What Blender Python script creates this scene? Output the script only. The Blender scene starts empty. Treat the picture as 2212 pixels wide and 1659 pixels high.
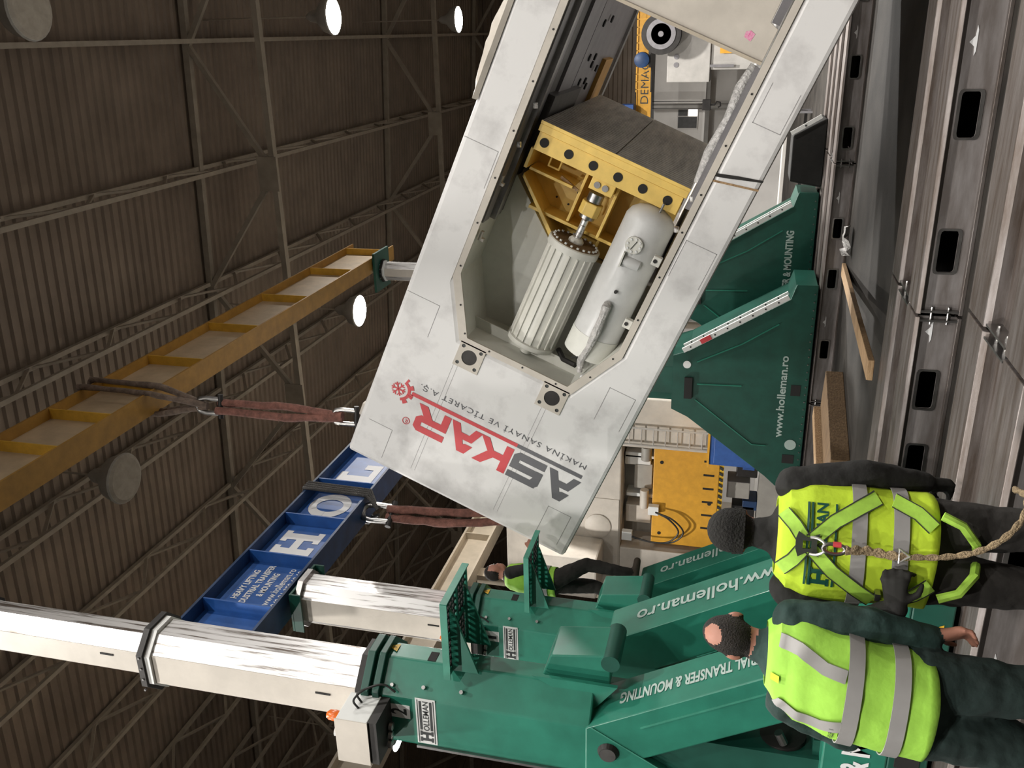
import bpy, bmesh, math, random
import numpy as np
from mathutils import Vector, Matrix, noise
from mathutils.geometry import tessellate_polygon

random.seed(7)
S = bpy.context.scene
C = S.collection
PI = math.pi

# ------------------------------------------------------------------ camera (portrait photo turned on its side)
YAW, PITCH, ROLL, EYE = .38485, .23847, .07084, 1.70
Fh = Vector((-math.sin(YAW), math.cos(YAW), 0)); R0 = Vector((math.cos(YAW), math.sin(YAW), 0)); UP = Vector((0, 0, 1))
FW = Fh*math.cos(PITCH)+UP*math.sin(PITCH); U0 = UP*math.cos(PITCH)-Fh*math.sin(PITCH)
IX = R0*math.sin(ROLL)-U0*math.cos(ROLL); IU = R0*math.cos(ROLL)+U0*math.sin(ROLL)
cd = bpy.data.cameras.new('camera'); cam = bpy.data.objects.new('camera', cd); C.objects.link(cam)
cd.sensor_fit = 'HORIZONTAL'; cd.sensor_width = 36; cd.lens = 36*1933/2212; cd.clip_end = 300
m = Matrix((IX, IU, -FW)).transposed().to_4x4(); m.translation = (0, 0, EYE); cam.matrix_world = m
S.camera = cam

# ------------------------------------------------------------------ world, exposure
W = bpy.data.worlds.new('world'); S.world = W; W.use_nodes = True
W.node_tree.nodes['Background'].inputs[0].default_value = (.80, .74, .66, 1)
W.node_tree.nodes['Background'].inputs[1].default_value = .10
S.view_settings.view_transform = 'Standard'; S.view_settings.look = 'None'
S.view_settings.exposure = 0.0; S.view_settings.gamma = 1
S.view_settings.use_curve_mapping = False

# ------------------------------------------------------------------ materials
def mat(name, col, rough=.5, metal=0, var=.12, scale=6, bump=0, bscale=40, col2=None, stretch=None, emit=None, estr=0, coat=0, spread=(.35, .68)):
    mt = bpy.data.materials.new(name); mt.use_nodes = True
    nt = mt.node_tree; b = nt.nodes['Principled BSDF']
    b.inputs['Roughness'].default_value = rough; b.inputs['Metallic'].default_value = metal
    if coat: b.inputs['Coat Weight'].default_value = coat; b.inputs['Coat Roughness'].default_value = .12
    tc = nt.nodes.new('ShaderNodeTexCoord'); mp = nt.nodes.new('ShaderNodeMapping'); nz = nt.nodes.new('ShaderNodeTexNoise'); cr = nt.nodes.new('ShaderNodeValToRGB')
    if stretch: mp.inputs['Scale'].default_value = stretch
    nz.inputs['Scale'].default_value = scale; nz.inputs['Detail'].default_value = 6; nz.inputs['Roughness'].default_value = .62
    nt.links.new(tc.outputs['Object'], mp.inputs[0]); nt.links.new(mp.outputs[0], nz.inputs['Vector']); nt.links.new(nz.outputs['Fac'], cr.inputs[0])
    c2 = col2 or tuple(max(0, c*(1-var*2)) for c in col)
    cr.color_ramp.elements[0].position = spread[0]; cr.color_ramp.elements[1].position = spread[1]
    cr.color_ramp.elements[0].color = (*c2, 1); cr.color_ramp.elements[1].color = (*col, 1)
    nt.links.new(cr.outputs[0], b.inputs['Base Color'])
    if bump:
        n2 = nt.nodes.new('ShaderNodeTexNoise'); n2.inputs['Scale'].default_value = bscale; n2.inputs['Detail'].default_value = 4
        bp = nt.nodes.new('ShaderNodeBump'); bp.inputs['Strength'].default_value = bump; bp.inputs['Distance'].default_value = .02
        nt.links.new(tc.outputs['Object'], n2.inputs['Vector']); nt.links.new(n2.outputs['Fac'], bp.inputs['Height']); nt.links.new(bp.outputs[0], b.inputs['Normal'])
    if emit:
        b.inputs['Emission Color'].default_value = (*emit, 1); b.inputs['Emission Strength'].default_value = estr
    return mt
M = dict(
    white=mat('press_white_paint', (.72, .71, .70), .42, var=.10, scale=2.2, col2=(.47, .455, .45), spread=(.22, .52)),
    cream=mat('aged_white_paint', (.60, .55, .48), .5, var=.08, scale=3),
    pocket=mat('pocket_grey_paint', (.74, .74, .68), .5, var=.07, scale=3),
    cyl=mat('light_grey_enamel', (.70, .69, .63), .38, var=.06, scale=4),
    tank=mat('tank_grey_enamel', (.64, .64, .63), .33, var=.06, scale=4),
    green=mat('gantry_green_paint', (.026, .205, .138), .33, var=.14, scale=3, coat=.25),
    dgreen=mat('dark_and_shaded_green_paint', (.012, .085, .060), .4, var=.16, scale=3),  # dark green parts, and gantry green with shade painted in on the far towers
    edge=mat('pale_green_edge', (.05, .26, .18), .4),
    yellow=mat('press_yellow_paint', (.84, .58, .15), .40, var=.10, scale=4),
    beamb=mat('bright_yellow_stiffener', (.74, .43, .05), .5), beamy=mat('beam_yellow_paint', (.40, .21, .035), .5, var=.14, scale=5),
    web=mat('yellow_beam_web', (.58, .45, .30), .55, var=.12, scale=3),
    blue=mat('beam_blue_paint', (.025, .120, .42), .45, var=.14, scale=5),
    dblue=mat('blue_flange', (.018, .055, .15), .5, var=.2, scale=5),
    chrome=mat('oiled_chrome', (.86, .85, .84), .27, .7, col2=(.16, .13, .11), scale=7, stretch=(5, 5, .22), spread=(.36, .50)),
    steel=mat('machined_steel', (.42, .41, .40), .33, 1, var=.15, scale=8),
    track=mat('worn_track_steel', (.205, .185, .177), .42, .55, col2=(.095, .073, .060), scale=5, stretch=(.35, 3, 3), bump=.15, bscale=18),
    trackweb=mat('grey_track_web', (.27, .25, .245), .45, .25, col2=(.15, .13, .12), scale=4, stretch=(.5, 3, 3)),
    dark=mat('dark_iron', (.035, .032, .030), .5, .4, var=.2),
    black=mat('black_hole', (.012, .011, .010), .8),
    rail=mat('grey_guide_rail', (.26, .25, .26), .4, .5, var=.12, scale=5),
    railb=mat('greased_guide', (.09, .085, .08), .4, .4, var=.25, scale=6),
    slot=mat('slotted_plate', (.40, .36, .30), .42, .45, col2=(.21, .19, .155), scale=4, stretch=(1, .3, 3)),
    concrete=mat('oily_shaded_concrete', (.046, .041, .036), .62, col2=(.020, .018, .016), scale=1.1, bump=.12, bscale=30),  # oily floor, darkened further: shade around the press is put into this colour
    roof=mat('brown_sheeting', (.235, .182, .135), .55, .1, col2=(.165, .126, .092), scale=.8),
    truss=mat('pale_truss_paint', (.33, .285, .225), .6, var=.12, scale=3),
    wallw=mat('white_wall', (.74, .71, .67), .7, var=.05, scale=1),
    runway=mat('beige_girder_paint', (.52, .45, .35), .6, var=.1, scale=2),
    letw=mat('white_lettering', (.78, .78, .78), .5, var=.02),
    letg=mat('pale_lettering', (.42, .52, .48), .5, var=.05),
    red=mat('red_lettering', (.62, .06, .07), .5, var=.05), grey=mat('grey_lettering', (.115, .115, .125), .5, var=.05),
    seam=mat('seam_grey_line', (.34, .33, .33), .6, var=.05),  # thin grey strips for panel seams and weld lines
    label=mat('sticker_white', (.74, .75, .73), .4, var=.02), ink=mat('sticker_ink', (.03, .035, .035), .5, var=.02),
    orange=mat('orange_lens', (.75, .15, .015), .3), warn=mat('warning_yellow', (.80, .48, .03), .45),
    sling=mat('dirty_pink_sling', (.235, .10, .075), .9, var=.25, scale=14, bump=.5, bscale=60),
    slingb=mat('grey_brown_sling', (.22, .16, .125), .9, var=.25, scale=14, bump=.5, bscale=60),
    rope=mat('wire_rope', (.10, .095, .09), .6, .5, bump=1, bscale=90),
    lanyard=mat('beige_rope', (.42, .31, .18), .85, var=.25, scale=30, bump=.8, bscale=120),
    vest=mat('yellow_vest_cloth', (.52, .72, .03), .75, var=.06, scale=5, bump=.35, bscale=11),
    vest2=mat('lime_vest_cloth', (.34, .66, .07), .75, var=.06, scale=5, bump=.35, bscale=11),
    band=mat('reflective_band', (.34, .33, .32), .55, .2, var=.06, scale=8),
    strap=mat('lime_webbing', (.42, .72, .08), .75, var=.15, scale=12), strapd=mat('dark_webbing', (.03, .035, .025), .8),
    jacket=mat('black_jacket', (.013, .0125, .011), .85, var=.2, bump=.4, bscale=14), trouser=mat('dark_grey_trousers', (.026, .023, .020), .9, var=.2, bump=.4, bscale=14),
    gjacket=mat('green_work_jacket', (.018, .050, .042), .85, var=.22, bump=.5, bscale=12), gtrouser=mat('green_work_trousers', (.013, .030, .026), .9, var=.2, bump=.5, bscale=12),
    skin=mat('skin', (.42, .19, .13), .55, var=.08), hair=mat('dark_hair', (.020, .014, .010), .8, var=.3, scale=60, bump=.6, bscale=150),
    cap=mat('knit_cap', (.011, .010, .008), .95, var=.2, bump=.8, bscale=90), glove=mat('black_glove', (.012, .0115, .009), .8, var=.2),
    boot=mat('brown_boot', (.07, .05, .035), .7),
    wood=mat('raw_timber', (.42, .28, .15), .75, col2=(.22, .13, .06), scale=3, stretch=(1, 14, 14), bump=.3),
    woodd=mat('old_timber', (.20, .125, .06), .8, col2=(.11, .065, .03), scale=3, stretch=(1, 10, 10), bump=.3),
    plastic=mat('crumpled_film', (.62, .60, .58), .18, var=.2, scale=20, bump=1, bscale=35),
    lampbody=mat('lamp_housing', (.40, .38, .34), .5), lampoff=mat('lamp_dull_lens', (.36, .32, .26), .6),
    lamplit=mat('lamp_lit_lens', (1, 1, 1), .5, emit=(1, .97, .88), estr=90),
    window=mat('lit_window', (.8, .8, .8), .3, emit=(1, .97, .92), estr=5), glass=mat('dark_window_glass', (.12, .12, .12), .15),
    bluebox=mat('blue_cover', (.03, .10, .34), .5), pink=mat('pink_sticker', (.70, .10, .30), .5, col2=(.75, .45, .55), scale=60),
    hose=mat('black_hose', (.02, .02, .018), .5), crane=mat('crane_amber_paint', (.72, .36, .03), .5, var=.08),
    bgrey=mat('machine_grey', (.38, .36, .32), .55, var=.1, scale=2), fgrey=mat('far_pale_grey', (.46, .44, .41), .6, var=.1, scale=2),
)

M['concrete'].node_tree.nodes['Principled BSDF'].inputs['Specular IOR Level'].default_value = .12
# ------------------------------------------------------------------ mesh helpers
class MB:
    def __init__(s): s.v = []; s.f = []; s.mi = []
    def add(s, vs, fs, mi=0):
        o = len(s.v); s.v += [tuple(x) for x in vs]; s.f += [tuple(i+o for i in f) for f in fs]; s.mi += [mi]*len(fs); return s
    def box(s, x0, x1, y0, y1, z0, z1, mi=0):
        v = [(x, y, z) for z in (z0, z1) for y in (y0, y1) for x in (x0, x1)]
        return s.add(v, [(0, 2, 3, 1), (4, 5, 7, 6), (0, 1, 5, 4), (2, 6, 7, 3), (0, 4, 6, 2), (1, 3, 7, 5)], mi)
    def prism(s, poly, a0, a1, axis='y', holes=(), mi=0):
        """2D polygon (with holes) extruded along an axis: 'y' -> (x,z), 'z' -> (x,y), 'x' -> (y,z)"""
        f = {'y': lambda p, a: (p[0], a, p[1]), 'z': lambda p, a: (p[0], p[1], a), 'x': lambda p, a: (a, p[0], p[1])}[axis]
        loops = [list(poly)]+[list(h) for h in holes]
        flat = [p for l in loops for p in l]; n = len(flat)
        tri = tessellate_polygon([[Vector((p[0], p[1], 0)) for p in l] for l in loops]) if holes or len(poly) > 4 else None
        vs = [f(p, a0) for p in flat]+[f(p, a1) for p in flat]; fs = []
        if tri: fs += [tuple(t) for t in tri]+[tuple(i+n for i in reversed(t)) for t in tri]
        else: k = len(poly); fs += [tuple(range(k)), tuple(range(2*k-1, k-1, -1))]
        o = 0
        for l in loops:
            k = len(l)
            for i in range(k): a, b = o+i, o+(i+1) % k; fs.append((a, b, b+n, a+n))
            o += k
        return s.add(vs, fs, mi)
    def tube(s, pts, r, n=8, cap=True, mi=0):
        pts = [Vector(p) for p in pts]; rs = r if isinstance(r, (list, tuple)) else [r]*len(pts)
        vs = []; prev = None
        for i, p in enumerate(pts):
            d = (pts[min(i+1, len(pts)-1)]-pts[max(i-1, 0)]).normalized()
            if prev is None: u = d.orthogonal().normalized()
            else: u = (prev-d*prev.dot(d)).normalized()
            prev = u; w = d.cross(u)
            vs += [p+(u*math.cos(2*PI*k/n)+w*math.sin(2*PI*k/n))*rs[i] for k in range(n)]
        fs = [(i*n+k, i*n+(k+1) % n, (i+1)*n+(k+1) % n, (i+1)*n+k) for i in range(len(pts)-1) for k in range(n)]
        if cap: fs += [tuple(range(n-1, -1, -1)), tuple((len(pts)-1)*n+k for k in range(n))]
        return s.add(vs, fs, mi)
    def cyl(s, p, q, r, n=16, mi=0): return s.tube([p, q], r, n, True, mi)
    def lathe(s, prof, p, d, n=24, mi=0):
        """profile [(t, r)] along direction d from point p"""
        p = Vector(p); d = Vector(d).normalized(); u = d.orthogonal().normalized(); w = d.cross(u); vs = []
        for t, r in prof: vs += [p+d*t+(u*math.cos(2*PI*k/n)+w*math.sin(2*PI*k/n))*max(r, .0005) for k in range(n)]
        k_ = len(prof); fs = [(i*n+k, i*n+(k+1) % n, (i+1)*n+(k+1) % n, (i+1)*n+k) for i in range(k_-1) for k in range(n)]
        fs += [tuple(range(n-1, -1, -1)), tuple((k_-1)*n+k for k in range(n))]
        return s.add(vs, fs, mi)
    def bar(s, p, q, w, h, mi=0):
        p, q = Vector(p), Vector(q); d = (q-p).normalized(); u = d.cross(Vector((0, 0, 1)))
        if u.length < .01: u = Vector((1, 0, 0))
        u.normalize(); v = u.cross(d)
        c = [(-w/2, -h/2), (w/2, -h/2), (w/2, h/2), (-w/2, h/2)]
        vs = [p+u*a+v*b for a, b in c]+[q+u*a+v*b for a, b in c]
        return s.add(vs, [(0, 3, 2, 1), (4, 5, 6, 7)]+[(i, (i+1) % 4, (i+1) % 4+4, i+4) for i in range(4)], mi)
    def ribbon(s, rows, mi=0):
        """rows of (point a, point b, outward normal) -> thin closed strip"""
        vs = []
        for a, b, n_ in rows:
            a, b, n_ = Vector(a), Vector(b), Vector(n_)*.0025; vs += [a+n_, b+n_, b-n_, a-n_]
        fs = [(i*4+k, i*4+(k+1) % 4, i*4+4+(k+1) % 4, i*4+4+k) for i in range(len(rows)-1) for k in range(4)]
        fs += [(3, 2, 1, 0), tuple((len(rows)-1)*4+k for k in range(4))]
        return s.add(vs, fs, mi)
    def build(s, name, mt, parent=None, smooth=False, bevel=0, kind=None, label=None):
        me = bpy.data.meshes.new(name); me.from_pydata(s.v, [], s.f)
        for x in (mt if isinstance(mt, (list, tuple)) else [mt]): me.materials.append(M[x])
        if any(s.mi): me.polygons.foreach_set('material_index', s.mi)
        bm = bmesh.new(); bm.from_mesh(me); bmesh.ops.recalc_face_normals(bm, faces=bm.faces); bm.to_mesh(me); bm.free()
        if smooth: me.polygons.foreach_set('use_smooth', [True]*len(me.polygons)); me.set_sharp_from_angle(angle=math.radians(38))
        o = bpy.data.objects.new(name, me); C.objects.link(o); o.parent = parent
        if bevel:
            b = o.modifiers.new('edge_bevel', 'BEVEL'); b.width = bevel; b.segments = 2; b.limit_method = 'ANGLE'; b.angle_limit = math.radians(40)
        if kind: o['kind'] = kind
        if label: o['label'] = label
        return o
def tag(o, label, cat, group=None, kind=None):
    o['label'] = label; o['category'] = cat
    if group: o['group'] = group
    if kind: o['kind'] = kind
    return o
def thing(name, label, cat, loc=(0, 0, 0), rot=(0, 0, 0), group=None):
    o = bpy.data.objects.new(name, None); C.objects.link(o); o.location = loc; o.rotation_euler = rot; o.empty_display_size = .2
    return tag(o, label, cat, group)
def struct(name):
    o = bpy.data.objects.new(name, None); C.objects.link(o); o['kind'] = 'structure'; return o
def text_geo(txt, bold=0, spacing=1):
    cu = bpy.data.curves.new('lettering', 'FONT'); cu.body = txt; cu.size = 1; cu.offset = bold; cu.space_character = spacing; cu.resolution_u = 3
    ob = bpy.data.objects.new('lettering', cu); C.objects.link(ob); dg = bpy.context.evaluated_depsgraph_get(); dg.update()
    me = bpy.data.meshes.new_from_object(ob.evaluated_get(dg)); vs = [tuple(v.co) for v in me.vertices]; fs = [tuple(p.vertices) for p in me.polygons]
    bpy.data.objects.remove(ob); bpy.data.curves.remove(cu); bpy.data.meshes.remove(me)
    x0, x1 = min(v[0] for v in vs), max(v[0] for v in vs); y0, y1 = min(v[1] for v in vs), max(v[1] for v in vs)
    return [((v[0]-x0)/(x1-x0), (v[1]-y0)/(y1-y0)) for v in vs], fs
def lettering(txt, org, u, v, w, h, mt, parent, bold=.02, spacing=1, off=None, fn=None, name='lettering', slant=0):
    """print fitted into w x h: org = lower start, u = reading direction, v = up of the letters"""
    vs, fs = text_geo(txt, bold, spacing); b = MB()
    if fn: pts = [fn(x*w, y*h) for x, y in vs]
    else:
        org, u, v = Vector(org), Vector(u), Vector(v); n = u.cross(v).normalized()*(off or .004)
        pts = [org+u*(x*w+slant*y*h)+v*(y*h)+n for x, y in vs]
    b.add(pts, fs); return b.build(name, mt, parent)
def polys(pl, org, u, v, mt, parent, off=.004, name='lettering'):
    org, u, v = Vector(org), Vector(u), Vector(v); n = u.cross(v).normalized()*off; b = MB()
    for k, p in enumerate(pl):
        tri = tessellate_polygon([[Vector((x, y, 0)) for x, y in p]]); b.add([org+u*x+v*y+n*(1+.12*(k % 6)) for x, y in p], [tuple(t) for t in tri])
    return b.build(name, mt, parent)
def spline(pts, n=8):
    pts = [Vector(p) for p in pts]; q = [pts[0]*2-pts[1]]+pts+[pts[-1]*2-pts[-2]]; out = []
    for i in range(1, len(q)-2):
        a, b, c, d = q[i-1:i+3]
        for k in range(n):
            t = k/n; out.append(.5*((2*b)+(c-a)*t+(2*a-5*b+4*c-d)*t*t+(3*b-a-3*c+d)*t**3))
    return out+[pts[-1]]
def rect(x0, y0, x1, y1): return [(x0, y0), (x1, y0), (x1, y1), (x0, y1)]
def circ(cx, cy, r, n=16): return [(cx+r*math.cos(2*PI*k/n), cy+r*math.sin(2*PI*k/n)) for k in range(n)]
def octo(cx, cy, hx, hy, ch): return [(cx-hx+ch, cy-hy), (cx+hx-ch, cy-hy), (cx+hx, cy-hy+ch), (cx+hx, cy+hy-ch), (cx+hx-ch, cy+hy), (cx-hx+ch, cy+hy), (cx-hx, cy+hy-ch), (cx-hx, cy-hy+ch)]

# ================================================================== THE HALL
def roof_z(x): return 15.05-.053*x
# floor
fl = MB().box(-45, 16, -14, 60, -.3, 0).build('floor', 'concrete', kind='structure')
# corrugated roof: bays of ribbed sheet between the lattice purlins
ceil = struct('ceiling')
XS = [-45, -36, -27, -18, -12, -6, 0, 6, 16]
for i in range(len(XS)-1):
    xa, xb = XS[i], XS[i+1]; b = MB(); prof = []; y = -14.0
    while y < 60:
        prof += [(y, .0), (y+.10, .0), (y+.14, .055), (y+.24, .055)]; y += .28
    vs = []; n = len(prof)
    for x in (xa, xb): vs += [(x, p[0], roof_z(x)+p[1]) for p in prof]
    b.add(vs, [(k, k+1, n+k+1, n+k) for k in range(n-1)]); b.build('roof_sheet', 'roof', ceil)
# walls
def ribbed_wall(name, pts, z0, z1, pitch, depth, mt, horizontal=False):
    (xa, ya), (xb, yb) = pts; L = math.hypot(xb-xa, yb-ya); dx, dy = (xb-xa)/L, (yb-ya)/L; nx, ny = -dy, dx; b = MB(); prof = []
    if horizontal:
        z = z0
        while z < z1: prof += [(z, 0), (z+pitch*.4, 0), (z+pitch*.5, depth), (z+pitch*.9, depth)]; z += pitch
        vs = [(x+nx*p[1], y+ny*p[1], p[0]) for x, y in pts for p in prof]
    else:
        t = 0
        while t < L: prof += [(t, 0), (t+pitch*.4, 0), (t+pitch*.5, depth), (t+pitch*.9, depth)]; t += pitch
        vs = [(xa+dx*p[0]+nx*p[1], ya+dy*p[0]+ny*p[1], z) for z in (z0, z1) for p in prof]
    n = len(prof); b.add(vs, [(k, k+1, n+k+1, n+k) for k in range(n-1)]); return b.build(name, mt, kind='structure')
ribbed_wall('wall_rear', ((-45, 46), (16, 46)), 6.5, 18, .45, .06, 'roof', True)
MB().box(-45, 16, 46.0, 46.3, 0, 6.55).build('wall_rear_lower', 'wallw', kind='structure')
ribbed_wall('wall_left', ((-45, -14), (-45, 46)), 0, 18, .6, .08, 'roof', True)
ribbed_wall('wall_right', ((16, 46), (16, -14)), 0, 16, .6, .08, 'roof', True)
# main trusses across the hall (parallel to the skid tracks)
def main_truss(y, label):
    t = thing('roof_truss', label, 'truss', (0, y, 0), group='main roof trusses')
    MB().box(-45, 16, -.09, .09, 12.92, 13.06).build('bottom_chord', 'truss', t)
    b = MB(); b.bar((-45, 0, roof_z(-45)-.12), (16, 0, roof_z(16)-.12), .16, .16); b.build('top_chord', 'truss', t)
    x = -39.1
    while x < 15:
        for dx in (-3, 3): MB().bar((x, 0, 13), (x+dx, 0, roof_z(x+dx)-.15), .12, .12).build('diagonal', 'truss', t)
        MB().box(x-.42, x+.42, -.13, -.10, 12.85, 13.38).build('gusset_plate', 'truss', t)
        x += 6
    return t
main_truss(20.4, 'pale steel roof truss nearest the camera, right behind the row of lit lamps')
main_truss(33.2, 'pale steel roof truss in the middle distance behind the first one')
main_truss(44.8, 'pale steel roof truss farthest away against the rear wall')
# lattice purlins running away from the camera
for k, x in enumerate((3, 0, -3, -6, -9, -12, -15, -18, -21, -24)):
    t = thing('lattice_purlin', ['lattice roof purlin %s' % w for w in (
        'closest to the right wall', 'above the small distant lamp', 'passing above the big bright lamp and gusset plate', 'just right of the amber spreader beam',
        'hidden mostly by the amber spreader beam', 'above the blue spreader beam', 'first one left of the blue spreader beam', 'second one left of the blue spreader beam',
        'third one left of the blue spreader beam', 'leftmost one under the dark roof corner')][k], 'purlin', (x, 0, roof_z(x)), group='lattice purlins under the roof')
    MB().box(-.05, .05, -6, 46, -.16, -.06).build('top_chord', 'truss', t)
    MB().box(-.05, .05, -6, 46, -1.0, -.92).build('bottom_chord', 'truss', t)
    b = MB(); y = 6.0
    dg = []
    while y < 44:
        dg.append(((0, y, -.1), (0, y+1.3, -.95))); dg.append(((0, y+1.3, -.95), (0, y+2.6, -.1))); y += 2.6
    for p, q in dg: MB().bar(p, q, .05, .07).build('lattice_bar', 'truss', t)
# crane runway girders by the left bay
for gx, lab in ((-14, 'beige crane runway girder along the left bay behind the blue beam'),):
    t = thing('runway_girder', lab, 'girder', (gx, 0, 0))
    MB().box(-.25, .25, 4, 46, 8.2, 8.26).build('bottom_flange', 'runway', t); MB().box(-.25, .25, 4, 46, 9.0, 9.06).build('top_flange', 'runway', t)
    MB().box(-.03, .03, 4, 46, 8.26, 9.0).build('web', 'runway', t); MB().box(-.04, .04, 4, 46, 9.06, 9.18).build('crane_rail', 'dark', t)
    for y in range(6, 46, 4): MB().box(-.24, .24, y, y+.03, 8.26, 9.0).build('stiffener', 'runway', t)
    for y in (20.6, 33.4, 44.9): MB().box(-.35, -.1, y-.2, y+.2, 0, 8.2).build('column', 'runway', t)

# lamps: bell floodlights hung from the roof on a regular grid
def lamp(x, y, lit, label, group, power=0):
    t = thing('floodlight', label, 'lamp', (x, y, 11.5), group=group)
    MB().lathe([(0, .42), (.03, .44), (.25, .36), (.42, .16), (.6, .12), (.7, .05)], (0, 0, 0), (0, 0, 1), 24).build('housing', 'lampbody', t, True)
    MB().lathe([(-.03, .36), (0, .415)], (0, 0, 0), (0, 0, 1), 24).build('lens', 'lamplit' if lit else 'lampoff', t)
    MB().cyl((0, 0, .65), (0, 0, roof_z(x)-11.5), .02, 8).build('hanger_rod', 'truss', t)
    if power:
        d = bpy.data.lights.new('lamp_light', 'AREA'); d.shape = 'DISK'; d.size = .6; d.energy = power; d.color = (1, .965, .925); d.spread = math.radians(165)
        o = bpy.data.objects.new('lamp_light', d); C.objects.link(o); o.parent = t; o.location = (0, 0, -.08)
G = 'high bay floodlights'
lamp(.48, 21.4, True, 'big lit floodlight, brightest lamp above the right end of the press', G, 1500)
lamp(-6.86, 21.4, True, 'lit floodlight shining beside the upper edge of the white press', G, 1500)
lamp(.48, 31.4, True, 'small distant lit floodlight behind the brightest one', G, 1500)
lamp(-21.5, 21.4, True, 'lit floodlight low behind the nearest green tower', G, 1500)
lamp(-6.86, 11.45, False, 'unlit round floodlight under the dark roof near the amber beam', G)
lamp(.48, 11.45, False, 'unlit round floodlight in the darkest roof corner', G)
for x, y, lab in ((-14.2, 11.45, 'added unseen floodlight over the left bay beyond the nearest tower'), (7.8, 11.45, 'added unseen floodlight over the right bay beside the press'), (7.8, 21.4, 'added unseen floodlight over the right bay behind the press'), (-14.2, 31.4, 'added unseen floodlight over the rear left bay')):
    lamp(x, y, True, lab, G, 1500)  # unseen lamps added to brighten the background and the right side
for x in (-14.2, -6.86, .48, 7.8):
    for y in (1.4, -8.6):
        lamp(x, y, True, 'lit floodlight in the rows above and behind the viewer', 'floodlights above and behind the viewer', 420 if y > 0 else 1150)

# ================================================================== SKID TRACKS
def track(yf, x0, x1, w, label, joints, slots, near=True):
    t = thing('skid_track', label, 'track', (0, yf, 0), group='steel skid tracks on the hall floor')
    edges = [x0]+list(joints)+[x1]
    for i in range(len(edges)-1):
        a, b = edges[i]+.012, edges[i+1]-.012
        hs = [s for s in slots if a+.3 < s < b-.3]
        def hole(s):
            q = []
            for cx, cz, a0 in ((s+.13, .215, 0), (s-.13, .215, 1), (s-.13, .125, 2), (s+.13, .125, 3)):
                for k in range(3): an = (a0+k/2)*PI/2; q.append((cx+.03*math.cos(an), cz+.02*math.sin(an)))
            return q
        MB().prism(rect(a, .03, b, .31), .05, .07, 'y', [hole(s) for s in hs]).build('web_plate', 'trackweb', t)
        MB().box(a, b, 0, w, 0, .03).build('bottom_flange', 'track', t, bevel=.004)
        b1 = MB(); b1.prism([(0, .30), (.02, .335), (.40, .335), (.42, .30), (.42, .24), (.36, .24), (.36, .30)], a, b, 'x'); b1.build('top_flange', 'track', t, bevel=.006)
        b1 = MB(); b1.prism([(w-.42, .24), (w-.42, .30), (w-.40, .335), (w-.02, .335), (w, .30), (w-.36, .30), (w-.36, .24)], a, b, 'x'); b1.build('top_flange', 'track', t, bevel=.006)
        MB().box(a, b, .42, w-.42, .22, .245).build('groove_floor', 'track', t)
        MB().box(a, b, w-.07, w-.05, .03, .31).build('web_plate', 'trackweb', t)
        for s in hs:
            q = hole(s); MB().prism([(x+(x-s)*.10, z+(z-.17)*.35) for x, z in q], .043, .052, 'y', [q]).build('slot_rim', 'steel', t)
    for j in joints:
        for dx in (-.045, .03): MB().box(j+dx, j+dx+.015, .0, .05, .03, .30).build('joint_plate', 'steel', t)
        for z in (.10, .22): MB().cyl((j-.07, .03, z), (j+.07, .03, z), .011, 8).build('joint_bolt', 'steel', t)
        for dx in (-.045, .03): MB().box(j+dx, j+dx+.012, .43, w-.43, .245, .33).build('joint_plate', 'steel', t)
        for y in (.55, w-.55): MB().cyl((j-.07, y, .29), (j+.07, y, .29), .012, 8).build('joint_bolt', 'steel', t)
    for s in slots[::2]:
        MB().prism([(s+.40, .20), (s+.46, .205), (s+.49, .24), (s+.53, .205), (s+.60, .20), (s+.57, .19), (s+.43, .19)], .046, .051, 'y').build('chalk_mark', 'letw', t)
    return t
track(7.24, -13, 2.5, 1.36, 'slotted steel skid track in the middle of the floor under the white press', (-5.6, -2.12, 1.6), (-8.2, -7.0, -4.4, -3.4, -2.75, -1.62, -.62, .45))
track(4.45, -9.5, 1.2, 1.28, 'wide worn skid track closest to the two workers', (-4.9, -1.62, 0.9), (-3.8, -2.6, -.45, .3))
track(15.38, -13, 3.5, 1.38, 'dark skid track carrying the farther pair, nearer side', (-6.2, -2.05, 1.6), (-5.2, -3.95, -3.1, -1.66, -.6, .5, 1.2))
track(17.2, -13, 3.5, 1.38, 'dark skid track farthest away behind its twin', (-6.2, -2.05, 1.6), ())

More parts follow.
